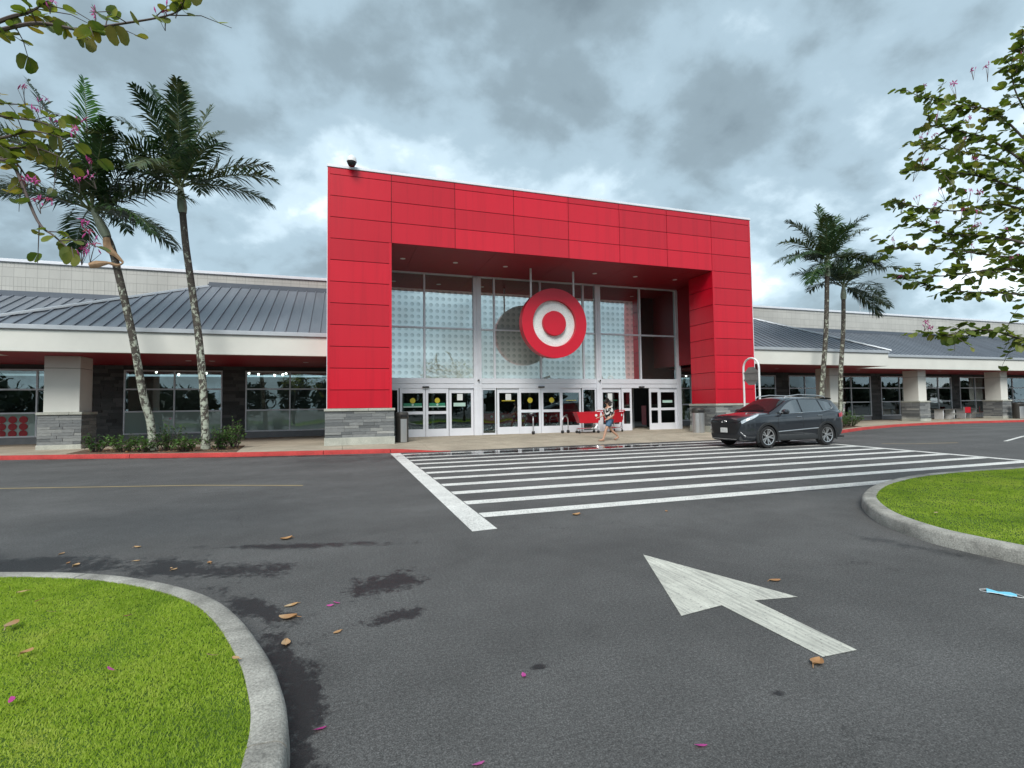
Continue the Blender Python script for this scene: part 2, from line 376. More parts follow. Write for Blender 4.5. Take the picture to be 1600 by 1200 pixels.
def m_leaf(name, cols, rough=.5, trans=.25, spec=.4):
    t = NT(name); r = t.rand(); n = t.noise(t.pos(), 2.3, 3, .6); k = t.math('FRACT', t.math('ADD', r, t.math('MULTIPLY', n, 1.3)))
    pts = [(i / (len(cols) - 1), c) for i, c in enumerate(cols)]
    c = t.ramp(k, *pts); t.set(c, rough, 0, spec)
    tl = t.n('ShaderNodeBsdfTranslucent'); t.L.new(t.mix(1, c, (1.3, 1.4, .6, 1), 'MULTIPLY'), tl.inputs[0])
    mx = t.n('ShaderNodeMixShader'); mx.inputs[0].default_value = trans; t.L.new(t.b.outputs[0], mx.inputs[1]); t.L.new(tl.outputs[0], mx.inputs[2]); t.L.new(mx.outputs[0], t.out.inputs['Surface'])
    return t.mat
def m_emit(name, c, s):
    t = NT(name); e = t.n('ShaderNodeEmission'); e.inputs[0].default_value = (*c, 1); e.inputs[1].default_value = s; t.L.new(e.outputs[0], t.out.inputs['Surface']); return t.mat
def m_trunk():
    t = NT('palm_bark'); p = t.pos(); o = t.obj()
    sx = t.n('ShaderNodeSeparateXYZ'); t.L.new(p, sx.inputs[0])
    h = t.math('DIVIDE', sx.outputs['Z'], 9.0, clamp=True)
    lich = t.noise(t.mapv(p, (1, 1, .7)), 7.5, 6, .7, .6)
    m = t.ramp(t.math('SUBTRACT', lich, t.math('MULTIPLY', t.math('SUBTRACT', h, .22), .16)), (.47, 0.0), (.53, 1.0))
    ring = t.math('FRACT', t.math('MULTIPLY', sx.outputs['Z'], 7.0)); rg = t.ramp(ring, (.0, .55), (.15, 1.0), (.9, 1.0), (1.0, .6))
    c = t.mix(m, (.075, .065, .055, 1), (.40, .43, .35, 1)); c = t.mix(1, c, rg, 'MULTIPLY'); t.bump(lich, .5, .02)
    return t.set(c, .85, 0, .3)
MAT = {}
MAT['asphalt'] = m_asphalt()
MAT['paint'] = m_paint('white_road_paint', (.80, .80, .76), .25); MAT['arrow'] = m_paint('worn_white_road_paint', (.60, .60, .53), 1.0, 12); MAT['yellow'] = m_paint('faded_yellow_paint', (.36, .28, .13), 1.2)
MAT['walk'] = m_concrete('tan_concrete', (.46, .405, .315)); MAT['kerb'] = m_concrete('grey_concrete', (.42, .41, .37), 3.0, .65, 1.0); MAT['plinthbase'] = m_concrete('pale_concrete', (.50, .51, .45), 2.0, .3)
MAT['redkerb'] = m_concrete('red_painted_concrete', (.52, .060, .055), 1.5, .35, .3)
MAT['stone'] = m_stone(); MAT['red'] = m_red_panel(); MAT['redback'] = plain('red_joint', (.12, .002, .006), .7); MAT['redflat'] = plain('red_soffit_shaded', (.27, .004, .012), .5)  # redflat: panel red darkened, shade painted into soffits and passage walls
MAT['cmu'] = m_cmu(); MAT['roof'] = m_roof(); MAT['alum'] = plain('silver_aluminium', (.60, .62, .66), .38, .25, .5, .06, 1.5); MAT['alumw'] = plain('pale_anodised_frame', (.76, .78, .83), .42, .1, .5, .07, 1.2)
MAT['fascia'] = plain('warm_white_stucco', (.68, .68, .63), .85, 0, .3, .07, .8, .15); MAT['gutter'] = plain('grey_metal_gutter', (.46, .49, .52), .45, .3, .5, .08)
MAT['flash'] = plain('dark_grey_flashing', (.12, .14, .17), .45, .3, .5, .1); MAT['darkwall'] = plain('charcoal_wall', (.055, .058, .060), .8); MAT['lowwall'] = plain('grey_base_wall', (.24, .25, .26), .8)
MAT['glass'] = m_glass('window_glass'); MAT['doorglass'] = m_glass('door_glass', (.72, .80, .78), .07); MAT['film'] = m_film('dotted_window_film', (.78, .84, .80), (.22, .26, .25), refl=.50); MAT['frost'] = m_film('frosted_window_film', (.27, .36, .33), (0, 0, 0), False, .14)
MAT['black'] = plain('black_plastic', (.012, .012, .013), .45); MAT['bronze'] = plain('dark_bronze_metal', (.055, .052, .047), .45, .3); MAT['steel'] = plain('brushed_steel', (.60, .60, .60), .32, .85, .5, .05); MAT['chrome'] = plain('chrome', (.75, .75, .76), .12, 1.0, .5, .02)
MAT['white'] = plain('white_paint', (.74, .75, .75), .5); MAT['signred'] = plain('red_sign_face', (.55, .005, .024), .4, 0, .5, .06); MAT['signwhite'] = m_concrete('weathered_white_sign', (.80, .84, .82), 1.2, .18, .05)
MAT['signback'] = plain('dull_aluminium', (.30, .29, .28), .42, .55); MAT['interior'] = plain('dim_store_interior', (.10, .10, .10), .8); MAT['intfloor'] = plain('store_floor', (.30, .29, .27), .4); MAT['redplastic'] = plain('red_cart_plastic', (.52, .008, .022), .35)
MAT['lamp'] = m_emit('lit_lamp', (1, .95, .85), 6.0); MAT['lampoff'] = plain('downlight_lens', (.78, .78, .76), .3)
MAT['trunk'] = m_trunk(); MAT['shaft'] = plain('green_crownshaft', (.26, .30, .22), .5, 0, .4, .25, 2.0); MAT['sheath'] = plain('dry_palm_sheath', (.42, .27, .16), .7, 0, .3, .35, 4.0)
MAT['frond'] = m_leaf('palm_frond_green', [(.013, .032, .012), (.022, .055, .016), (.034, .075, .022), (.055, .095, .045), (.075, .085, .03), (.022, .050, .016)], .40, .15); MAT['frondnew'] = m_leaf('young_palm_frond', [(.05, .16, .02), (.08, .20, .03), (.04, .12, .02)], .45, .2); MAT['rachis'] = plain('palm_rachis', (.10, .13, .05), .5)
MAT['leaf'] = m_leaf('orchid_tree_leaf', [(.07, .11, .024), (.15, .19, .035), (.26, .27, .07), (.09, .14, .04), (.20, .18, .05), (.08, .12, .03)], .45, .42); MAT['leafpale'] = m_leaf('yellowing_leaf', [(.30, .30, .10), (.38, .26, .03), (.26, .29, .12)], .5, .3)
MAT['petal'] = m_leaf('magenta_petal', [(.45, .04, .25), (.62, .09, .38), (.55, .14, .40), (.40, .03, .20)], .5, .3); MAT['twig'] = plain('grey_twig', (.10, .075, .07), .8); MAT['bark'] = plain('grey_brown_bark', (.14, .12, .10), .9, 0, .2, .4, 8, .5)
MAT['shrub'] = m_leaf('shrub_leaf', [(.03, .085, .018), (.06, .14, .03), (.09, .18, .04), (.045, .10, .03)], .5, .25); MAT['dryleaf'] = m_leaf('dry_leaf', [(.42, .24, .10), (.50, .33, .17), (.34, .17, .07), (.48, .36, .22)], .6, .1); MAT['mulch'] = m_concrete('leaf_mulch', (.17, .11, .075), 6, .6, .9)
MAT['grassbase'] = plain('turf_soil', (.07, .12, .022), .95, 0, .1, .3, 3); MAT['skin'] = plain('skin', (.50, .29, .20), .55); MAT['hair'] = plain('dark_brown_hair', (.018, .010, .009), .5)
MAT['denim'] = plain('blue_denim', (.09, .17, .27), .85, 0, .2, .3, 30); MAT['sandal'] = plain('brown_sandal', (.30, .12, .05), .6); MAT['mask'] = plain('light_blue_cloth', (.18, .58, .78), .7); MAT['rubber'] = plain('tyre_rubber', (.016, .016, .017), .75)
MAT['treeline'] = m_leaf('far_tree_leaf', [(.012, .020, .010), (.022, .034, .016), (.03, .045, .02)], .7, .1)

# ================================================================== GROUND
g = MB(); g.face([(-400, -400, 0), (400, -400, 0), (400, 400, 0), (-400, 400, 0)])
setp(g.build('road', MAT['asphalt']), kind='structure')

def poly_normals(P):
    n = len(P); out = []
    for i in range(n):
        d = (P[(i + 1) % n] - P[i - 1]); d.normalize(); out.append(Vector((-d.y, d.x)))     # left of travel = inside for ccw
    return out
def inside(poly, x, y):
    """vectorised even-odd test"""
    r = np.zeros(len(x), bool); k = len(poly)
    for i in range(k):
        x1, y1 = poly[i][0], poly[i][1]; x2, y2 = poly[(i + 1) % k][0], poly[(i + 1) % k][1]
        if y1 == y2: continue
        c = ((y1 > y) != (y2 > y)) & (x < (x2 - x1) * (y - y1) / (y2 - y1) + x1); r ^= c
    return r
def m_grass():
    t = NT('lawn_grass'); p = t.pos(); a = t.noise(p, .9, 5, .6, .3); b = t.noise(p, 5, 4, .6); k = t.math('ADD', t.math('MULTIPLY', a, .65), t.math('MULTIPLY', b, .35))
    c = t.ramp(k, (.27, (.150, .240, .035)), (.41, (.275, .395, .050)), (.53, (.385, .500, .072)), (.64, (.46, .53, .11)), (.76, (.50, .47, .20)))
    t.set(c, .6, 0, .25); tl = t.n('ShaderNodeBsdfTranslucent'); t.L.new(t.mix(1, c, (1.2, 1.3, .6, 1), 'MULTIPLY'), tl.inputs[0])
    mx = t.n('ShaderNodeMixShader'); mx.inputs[0].default_value = .52; t.L.new(t.b.outputs[0], mx.inputs[1]); t.L.new(tl.outputs[0], mx.inputs[2]); t.L.new(mx.outputs[0], t.out.inputs['Surface'])
    return t.mat
MAT['grass'] = m_grass()
def island(ctrl, joints, kw, blades, area, label, blade_h):
    """kerbed lawn island; ctrl runs counter-clockwise along the kerb's outer foot"""
    P = [Vector((p.x, p.y)) for p in catmull([(x, y, 0) for x, y in ctrl], 10, True)]; Nn = poly_normals(P)
    prof = [(0.0, -.02), (.012, .115), (.03, .138), (.055, .148), (kw - .02, .150), (kw, .145), (kw, .02)]
    n = len(P)
    def ring(i): return [(P[i].x + Nn[i].x * o, P[i].y + Nn[i].y * o, z) for o, z in prof]
    cuts = []
    for j in joints:
        cuts.append(min(range(n), key=lambda i: (P[i] - Vector(j)).length))
    cuts = sorted(set(cuts)); kroot = None
    for a, b in zip(cuts, cuts[1:] + [cuts[0] + n]):
        m = MB(); rows = [ring(i % n) for i in range(a, b + 1)]
        if len(rows) > 2:      # leave an open joint about 12 mm wide at each end
            d0 = (Vector(rows[1][0]) - Vector(rows[0][0])).normalized() * .006; d1 = (Vector(rows[-1][0]) - Vector(rows[-2][0])).normalized() * .006
            rows[0] = [tuple(Vector(q) + d0) for q in rows[0]]; rows[-1] = [tuple(Vector(q) - d1) for q in rows[-1]]
        m.grid(rows); m.face(rows[0]); m.face(rows[-1])
        if kroot is None:
            kroot = m.build('kerb', MAT['kerb'], smooth=True, angle=50); setp(kroot, kind='structure')
        else: m.build('kerb_stone', MAT['kerb'], kroot, smooth=True, angle=50)
    inner = [(P[i].x + Nn[i].x * (kw - .004), P[i].y + Nn[i].y * (kw - .004)) for i in range(n)]
    m = MB(); m.face([(x, y, .135) for x, y in inner]); me = m.mesh('lawn', MAT['grassbase']); o = link('lawn_soil', me); setp(o, kind='structure')
    x0, x1, y0, y1 = area; rs = np.random.RandomState(5)
    # denser towards the near edge
    u = rs.rand(blades * 2); x = x0 + (x1 - x0) * rs.rand(blades * 2); y = y0 + (y1 - y0) * u ** 1.35
    ok = inside([(a * .995 + b * 0, b2) for (a, b2), b in zip(inner, [0] * n)] if False else inner, x, y); x = x[ok][:blades]; y = y[ok][:blades]; k = len(x)
    cl = np.array([mnoise.noise((a * 1.7, b * 1.7, 3.1)) for a, b in zip(x[::1], y[::1])]) if k < 400000 else np.zeros(k)
    h = blade_h * (.55 + .7 * rs.rand(k)) * (1 + .35 * cl); w = blade_h * .16 * (1 + .6 * rs.rand(k)) * (1 + .12 * y)
    an = rs.rand(k) * 2 * np.pi; le = h * (.25 + .75 * rs.rand(k)); la = rs.rand(k) * 2 * np.pi + cl * 2
    z = .135 + .006 * cl
    A = np.stack([x - np.cos(an) * w, y - np.sin(an) * w, z], 1); B = np.stack([x + np.cos(an) * w, y + np.sin(an) * w, z], 1)
    T = np.stack([x + np.cos(la) * le, y + np.sin(la) * le, z + h], 1)
    V = np.stack([A, B, T], 1).reshape(-1, 3); F = np.arange(k * 3).reshape(-1, 3)
    o = link('grass', fast_mesh('grass', V, F, MAT['grass'])); setp(o, label, 'grass', kind='stuff')
    return inner
L_CTRL = [(-.20, -6), (-.21, 1.0), (-.21, 2.25), (-.225, 2.62), (-.285, 2.93), (-.40, 3.33), (-.67, 4.01), (-.98, 4.53), (-1.47, 5.04), (-2.07, 5.47), (-2.9, 5.82), (-4.2, 6.2), (-6.5, 6.6), (-10, 6.8), (-16, 6.9), (-16.5, 0), (-16, -6), (-8, -6.4)]
R_CTRL = [(18.6, 6.0), (16.2, 6.68), (13.5, 6.86), (12.4, 6.92), (11.36, 6.94), (10.1, 6.83), (8.7, 6.41), (7.6, 5.83), (6.95, 5.30), (6.42, 4.68), (6.10, 4.0), (6.04, 3.5), (6.05, 3.0), (6.1, 0), (6.4, -4), (8, -6), (14, -6.2), (18.6, -4), (19.4, 2)]
island(L_CTRL, [(-2.07, 5.47), (-.21, 2.42), (-6.5, 6.6), (-.2, -1.5), (-16, 0), (-8, -6.4)], .165, 330000, (-4.6, -.2, 1.6, 6.3), 'bright green lawn on the kerbed island beside the worn road arrow', .013)
island(R_CTRL, [(13.5, 6.86), (7.6, 5.83), (6.05, 2.2), (6.4, -4), (18.6, -4), (19.4, 2)], .19, 220000, (6.1, 17, 2.0, 6.9), 'bright green lawn on the kerbed island alongside the striped crossing', .016)

# ------------------------------------------------------------------ painted markings (each a sheet 4 mm above the one below)
cw = empty('crosswalk', (9, 12, 0), label='wide white striped crossing painted in front of the store entrance', cat='crosswalk')
def sheet(name, pts, mat, z, parent=None, sub=1):
    m = MB(); m.face([(x, y, z) for x, y in pts]); return m.build(name, mat, parent)
sheet('border_bar', [(1.53, 6.22), (1.86, 6.25), (1.86, 17.62), (1.53, 17.62)], MAT['paint'], .004, cw)
def xr(y): return lerp(16.00, 17.35, (y - 7.0) / 10.5)
for k in range(11):
    y0 = 6.95 + k * .995; y1 = y0 + .30
    sheet('stripe', [(1.875, y0), (xr(y0) + .05, y0), (xr(y1) + .05, y1), (1.875, y1)], MAT['paint'], .004, cw)
sheet('border_bar', [(xr(6.9), 6.9), (xr(6.9) + .26, 6.9), (xr(17.5) + .26, 17.5), (xr(17.5), 17.5)], MAT['paint'], .008, cw)
m = MB(); m.face([(2.94, 4.63, .004), (2.35, 3.215, .004), (2.76, 3.275, .004), (2.77, 2.415, .004), (3.045, 2.41, .004), (3.065, 3.265, .004), (3.44, 3.205, .004)])
setp(m.build('road_arrow', MAT['arrow'], base=(2.9, 3.4, 0)), 'large worn white arrow painted on the asphalt pointing at the store', 'road marking')
def lane(pts, w, mat, label):
    m = MB(); P = [Vector((x, y, 0)) for x, y in pts]; L_ = []; R_ = []
    for i, p in enumerate(P):
        d = (P[min(i + 1, len(P) - 1)] - P[max(i - 1, 0)]).normalized(); n = Vector((-d.y, d.x, 0)) * w / 2; L_.append(p + n); R_.append(p - n)
    m.grid([[(a.x, a.y, .004), (b.x, b.y, .004)] for a, b in zip(R_, L_)])
    setp(m.build('lane_line', mat, base=(pts[0][0], pts[0][1], 0)), label, 'road marking')
lane([(-9, 13.9), (-6.6, 13.23), (-2.8, 12.06), (-.75, 11.15)], .08, MAT['yellow'], 'faded yellow lane line in front of the pair of leaning palms')
lane([(23.4, 12.3), (27.2, 13.66), (34, 15.2)], .12, MAT['paint'], 'white lane line on the drive past the outdoor tables')
lane([(18.7, 13.5), (19.6, 12.9), (21.3, 12.6)], .10, MAT['yellow'], 'short faded line on the asphalt behind the grey car')

# ------------------------------------------------------------------ sidewalk with kerb
KERB = [(-40, 24), (-24, 23.2), (-16, 22.4), (-10.56, 21.1), (-8.0, 20.32), (-5.65, 19.5), (-3.3, 18.75), (-.9, 18.28), (1.5, 17.84), (3.35, 17.62), (4.8, 17.62), (7.2, 17.78), (10, 17.78), (14.6, 17.72), (19, 17.75), (21.5, 18.1), (23.3, 18.75), (27.0, 20.4), (31.8, 21.95), (35.8, 22.6), (39.1, 22.7), (42, 22.45), (46, 21.9), (52, 21.5), (62, 21.2), (90, 21)]
KX = [p[0] for p in KERB]; KY = [p[1] for p in KERB]
def ky(x): return interp(x, KX, KY)
def edge_h(x):                                             # height of the kerb above the road
    if x < 12: return .13 * (1 - sstep((x - 1.3) / 2.3))
    return .13 * sstep((x - 21.3) / 2.6)
def walk_z(x, y):
    e = edge_h(x); t = sstep((y - ky(x) - .1) / 2.8); return lerp(e + .004, .135 if e > .1 else .115, t)
sw = None; xs = list(np.arange(-30, 66.1, 3.0))
for a, b in zip(xs, xs[1:]):
    for part in (0, 1):
        m = MB(); rows = []
        for i in range(5):
            x = lerp(a + .006, b - .006, i / 4); k0 = ky(x) + .17; mid = max(k0 + 2.9, 23.0); y0, y1 = (k0, mid - .006) if part == 0 else (mid + .006, 28.6)
            rows.append([(x, lerp(y0, y1, j / 8), walk_z(x, lerp(y0, y1, j / 8))) for j in range(9)])
        m.grid(rows)
        # turned-down slab edges so that the joints read as grooves
        for r in (rows[0], rows[-1]): m.grid([r, [(p[0], p[1], p[2] - .05) for p in r]])
        for c_ in (0, -1): m.grid([[r[c_] for r in rows], [(r[c_][0], r[c_][1], r[c_][2] - .05) for r in rows]])
        if sw is None: sw = m.build('sidewalk', MAT['walk'], smooth=True); setp(sw, kind='structure')
        else: m.build('slab', MAT['walk'], sw, smooth=True)
kr = None
segs = [(-30, -21), (-21, -12), (-12, -6.6), (-6.6, -.6), (-.6, 1.55), (1.55, 3.6), (20.9, 23.4), (23.4, 29), (29, 38), (38, 47), (47, 66)]
for a, b in segs:
    m = MB(); rows = []; n = max(4, int((b - a) / .4))
    for i in range(n + 1):
        x = lerp(a + .008, b - .008, i / n); y = ky(x); d = Vector((1, (ky(x + .05) - ky(x - .05)) / .1, 0)).normalized(); nn = Vector((-d.y, d.x, 0)); e = edge_h(x) + .006
        rows.append([tuple(Vector((x, y, 0)) + nn * o + Vector((0, 0, z))) for o, z in ((0, -.02), (.012, e * .8), (.035, e), (.172, e), (.172, -.02))])
    m.grid(rows); m.face(rows[0]); m.face(rows[-1])
    if kr is None: kr = m.build('red_kerb', MAT['redkerb'], smooth=True); setp(kr, kind='structure')
    else: m.build('kerb_stone', MAT['redkerb'], kr, smooth=True)

# ================================================================== STORE
PX = [-.55, 1.86, 17.42, 19.84]; PY = 20.634; PZT, PZS, PZB = 10.918, 8.125, 1.532
GY = 24.80; WY = 28.2; GX0, GX1 = .93, 18.36; SOF = 3.67; PC = 9.645
B = empty('store_building', (PC, 28, 0), label='long grey department store with a tall red panelled entrance portal', cat='building')
def mirror(x): return 2 * PC - x

# ---- entrance portal: dark red core, separate red panels with open joints
m = MB()
m.box(PX[0] + .03, PX[3] - .03, PY + .03, WY + 1.5, PZS + .02, PZT)                 # header
for a, b in ((PX[0], PX[1]), (PX[2], PX[3])): m.box(a + .03, b - .03, PY + .03, 22.47, .0, PZS + .02)
portal = m.build('entrance_portal', MAT['redback'], B)
ubox = MB().box(-.5, .5, -.5, .5, -.5, .5).mesh('panel', MAT['red'], bevel=0.006)
def panel(x0, x1, y0, y1, z0, z1, name='panel', parent=None, me=None):
    par = parent or portal; off = wl(par)
    return link(name, me or ubox, par, loc=Vector(((x0 + x1) / 2, (y0 + y1) / 2, (z0 + z1) / 2)) - off, scale=(x1 - x0, y1 - y0, z1 - z0))
G_ = .013; T_ = .032
rows_hi = [(PZS, PZS + .84), (PZS + .84, PZS + 1.68), (PZS + 1.68, PZS + 2.52), (PZS + 2.52, PZT)]
rows_lo = [(PZB if k == 7 else PZS - .84 * (k + 1), PZS - .84 * k) for k in range(8)]
cols = [PX[0]] + [PX[1] + i * (PX[2] - PX[1]) / 6 for i in range(7)] + [PX[3]]
for i in range(8):
    a, b = cols[i], cols[i + 1]
    for z0, z1 in rows_hi: panel(a + (G_ if i else .10), b - (G_ if i < 7 else .10), PY, PY + T_, z0 + G_, z1 - G_)
for a, b in ((PX[0], PX[1]), (PX[2], PX[3])):
    for z0, z1 in rows_lo: panel(a + .10, b - .10, PY, PY + T_, z0 + G_, z1 - G_)
# corner trims beside the panels
for xa, z0 in ((PX[0], PZB), (PX[3] - .10, PZB)): panel(xa, xa + .097, PY - .004, PY + T_, z0, PZT - .001, 'corner_trim')
for xa in (PX[1] - .097, PX[2]): panel(xa, xa + .097, PY - .004, PY + T_, PZB, PZS, 'corner_trim')
# faces of the piers towards the opening and towards the wings
for xf, s in ((PX[1], -1), (PX[2], 1), (PX[0], 1), (PX[3], -1)):
    x0, x1 = (xf, xf + s * T_) if s > 0 else (xf - T_, xf)
    for z0, z1 in rows_lo: panel(x0, x1, PY + T_ + .004, 22.46, z0 + G_, z1 - G_)
    if xf in (PX[0], PX[3]):
        for z0, z1 in rows_hi: panel(x0, x1, PY + T_ + .004, 27.9, z0 + G_, z1 - G_)
m = MB()
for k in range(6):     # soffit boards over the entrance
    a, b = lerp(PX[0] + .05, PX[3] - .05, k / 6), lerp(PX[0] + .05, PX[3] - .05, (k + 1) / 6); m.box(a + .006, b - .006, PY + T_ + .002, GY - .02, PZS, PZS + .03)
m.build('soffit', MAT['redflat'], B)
m = MB().box(PX[0] - .03, PX[3] + .03, PY - .035, PY + .5, PZT, PZT + .11); m.build('coping', MAT['alumw'], B, bevel=.01)
m = MB(); m.box(PX[0] - .022, PX[0] - .002, PY - .01, PY + .08, PZB, PZT - .002); m.box(PX[3] + .002, PX[3] + .03, PY - .01, PY + .08, PZB, PZT - .002); m.build('edge_strip', MAT['alumw'], B)
# side walls over the passages, beyond the piers
for xw, s in ((GX1, 1), (GX0, -1)):
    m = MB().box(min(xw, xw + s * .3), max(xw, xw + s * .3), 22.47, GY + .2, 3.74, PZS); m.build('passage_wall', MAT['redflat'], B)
    m = MB().box(min(xw + s * .02, xw + s * .28), max(xw + s * .02, xw + s * .28), GY + .21, WY - .05, 0, PZS); m.build('vestibule_wall', MAT['darkwall'], B)
dl = MB().lathe([(0, 0), (.10, 0), (.12, .004), (.12, .02)], 14).mesh('downlight', MAT['lampoff'])
for x in (2.53, 4.9, 7.3, 12.0, 14.33, 16.74): link('downlight', dl, B, loc=Vector((x, 22.7, PZS - .006)) - wl(B), rot=(0, 0, 0))

# ---- stone veneer made of single stones
stone_me = MB().box(-.5, .5, -.5, .5, -.5, .5).mesh('stone', MAT['stone'], bevel=.012)
def veneer(parent, x0, x1, yf, z0, z1, rows, axis='x', depth=.05, lmin=.35, lmax=.95, name='stone'):
    """courses of long thin stones on the plane y=yf (axis x) or x=yf (axis y), facing -y / the sign of depth"""
    off = wl(parent); hs = [(.8 + .5 * rnd.random()) for _ in range(rows)]; S = sum(hs); z = z0
    for h in hs:
        hh = h / S * (z1 - z0); x = x0
        while x < x1 - .02:
            w = min(lmin + (lmax - lmin) * rnd.random(), x1 - x)
            if x1 - (x + w) < .18: w = x1 - x
            d = depth * (.75 + .5 * rnd.random()) if depth > 0 else depth * (.75 + .5 * rnd.random())
            c = ((x + w / 2, yf - d / 2, z + hh / 2), (w - .008, abs(d), hh - .007)) if axis == 'x' else ((yf - d / 2, x + w / 2, z + hh / 2), (abs(d), w - .008, hh - .007))
            link(name, stone_me, parent, loc=Vector(c[0]) - off, scale=c[1]); x += w
        z += hh
def pillar(x0, x1, yf, yb, z0, ztop, big=False):
    """white shaft on a stone plinth; big = portal pier (plinth only)"""
    e = .12 if not big else .08; zb = z0 + (.30 if big else .17); zl = 1.43
    m = MB()
    m.box(x0 - e + .05, x1 + e - .05, yf - e + .05, yb + e - .05, zb - .02, zl + .01)          # mortar core
    p = m.build('pillar', MAT['darkwall'], B)
    m = MB().box(x0 - e - .02, x1 + e + .02, yf - e - .03, yb + e, -.05, zb); m.build('base_block', MAT['plinthbase'], p, bevel=.012)
    for (a, b) in (((x0 - e - .03, (x0 + x1) / 2 + .3)), ((x0 + x1) / 2 + .306, x1 + e + .03)):
        MB().box(a, b, yf - e - .05, yb + e + .02, zl, zl + .10).build('ledge', MAT['plinthbase'], p, bevel=.008)
    veneer(p, x0 - e, x1 + e, yf - e + .05, zb, zl, 9 if big else 10)
    if x0 > 4: veneer(p, yf - e + .05, yb + e, x0 - e + .05, zb, zl, 9, 'y')
    if x0 < 10: veneer(p, yf - e + .05, yb + e, x1 + e - .05, zb, zl, 9, 'y', -.05)
    if not big:
        m = MB().box(x0 + .02, x1 - .02, yf + .02, yb, zl + .09, ztop - .003); m.build('shaft_core', MAT['darkwall'], p)
        MB().box(x0, x1, yf, yb + .01, zl + .10, 3.195).build('shaft', MAT['fascia'], p, bevel=.01)
        MB().box(x0, x1, yf, yb + .01, 3.21, ztop - .003).build('capital', MAT['fascia'], p, bevel=.01)
    return p
pillar(PX[0], PX[1], PY, 22.47, .12, 0, True); pillar(PX[2], PX[3], PY, 22.47, .12, 0, True)
pillar(-10.65, -9.53, 23.72, 24.75, .135, SOF); pillar(-20.0, -18.9, 24.72, 25.7, .135, SOF); pillar(28.72, 29.62, 23.8, 24.8, .135, SOF)
for x in (37.95, 46.8, 55.6): pillar(x, x + .80, 24.7, 25.7, .135, SOF)

# ---- walls of the wings
WIN_L = [(-9.65 - 5.05 * k - (.16 if k else 0), -5.58 - 5.05 * k - (.16 if k else 0)) for k in range(-1, 4)]
WIN_L = [(-4.57, -.50), (-9.65, -5.58), (-14.93, -10.86), (-20.0, -15.95), (-25.1, -21.0)]
WIN_R = [(mirror(-.50), mirror(-4.57)), (24.87, 28.94), (30.13, 33.10), (34.10, 38.13), (39.2, 43.2), (44.05, 47.18), (48.2, 52.0), (53.0, 57.0), (58, 62)]
ZW = (.43, 1.50, 2.55, 3.46)
m = MB(); m.box(-32, GX0 - .3, WY + .06, WY + .5, SOF, 8.22); m.box(GX1 + .3, 70, WY + .06, WY + .5, SOF, 8.22); m.build('wall', MAT['cmu'], B)
m = MB(); m.box(-32, PX[0] + .3, WY - .02, WY + .62, 8.22, 8.36); m.box(PX[3] - .3, 70, WY - .02, WY + .62, 8.22, 8.36); m.build('coping', MAT['alumw'], B, bevel=.01)
m = MB()
for wins, lo, hi in ((sorted(WIN_L), -32, GX0 - .28), (sorted(WIN_R), GX1 + .28, 70)):
    ed = [lo] + [v for w in wins for v in w] + [hi]
    for a, b in zip(ed[::2], ed[1::2]):
        if b - a > .05: m.box(a, b, WY + .04, WY + .4, 0, SOF)
    for a, b in wins: m.box(a, b, WY + .05, WY + .4, ZW[3], SOF)
wall_lo = m.build('wall', MAT['darkwall'], B)
m = MB()
for wins in (WIN_L, WIN_R):
    for a, b in wins: MB().box(a, b, WY + .02, WY + .4, 0, ZW[0]).build('base_wall', MAT['lowwall'], B)
stw = []
for wins in (sorted(WIN_L), sorted(WIN_R)):
    for (a, b), (c, d) in zip(wins, wins[1:]): stw.append((b + .02, c - .02))
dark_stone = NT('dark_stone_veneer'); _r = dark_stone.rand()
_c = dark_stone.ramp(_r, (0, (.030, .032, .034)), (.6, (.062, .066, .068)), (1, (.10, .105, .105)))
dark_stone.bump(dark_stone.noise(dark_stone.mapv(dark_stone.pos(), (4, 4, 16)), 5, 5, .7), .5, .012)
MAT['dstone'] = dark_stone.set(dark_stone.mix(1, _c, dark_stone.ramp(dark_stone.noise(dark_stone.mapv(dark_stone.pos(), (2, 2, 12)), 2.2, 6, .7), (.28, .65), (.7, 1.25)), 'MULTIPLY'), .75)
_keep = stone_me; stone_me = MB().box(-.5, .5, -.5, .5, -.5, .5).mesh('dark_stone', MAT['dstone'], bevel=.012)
for a, b in stw:
    if a > 50 or a < -16: continue
    veneer(wall_lo, a, b, WY + .04, .02, SOF, 22, 'x', .05, .3, .8)
stone_me = _keep
# windows: frame with each pane its own piece
def window(a, b, lower_film=True):
    f = MB(); w = .06; mid = (a + b) / 2; y0, y1 = WY - .03, WY + .09
    f.box(a, a + w, y0, y1, ZW[0], ZW[3]); f.box(b - w, b, y0, y1, ZW[0], ZW[3]); f.box(mid - w / 2, mid + w / 2, y0 + .004, y1, ZW[0], ZW[3])
    for i, z in enumerate(ZW):
        t = .07; zc = z + (t / 2 if i == 0 else -t / 2 if i == 3 else 0)
        for p, q in ((a + w, mid - w / 2), (mid + w / 2, b - w)): f.box(p, q, y0 + .002, y1, zc - t / 2, zc + t / 2)
    fo = f.build('window', MAT['alum'], B)
    for p, q in ((a + w, mid - w / 2), (mid + w / 2, b - w)):
        for i in range(3):
            z0 = ZW[i] + (.07 if i == 0 else .035); z1 = ZW[i + 1] - (.07 if i == 2 else .035)
            MB().box(p - .01, q + .01, WY + .02, WY + .032, z0 - .01, z1 + .01).build('pane', MAT['frost'] if (i == 0 and lower_film) else MAT['glass'], fo)
    return fo
wl_objs = [window(a, b) for a, b in WIN_L]
for a, b in WIN_R: window(a, b, False)
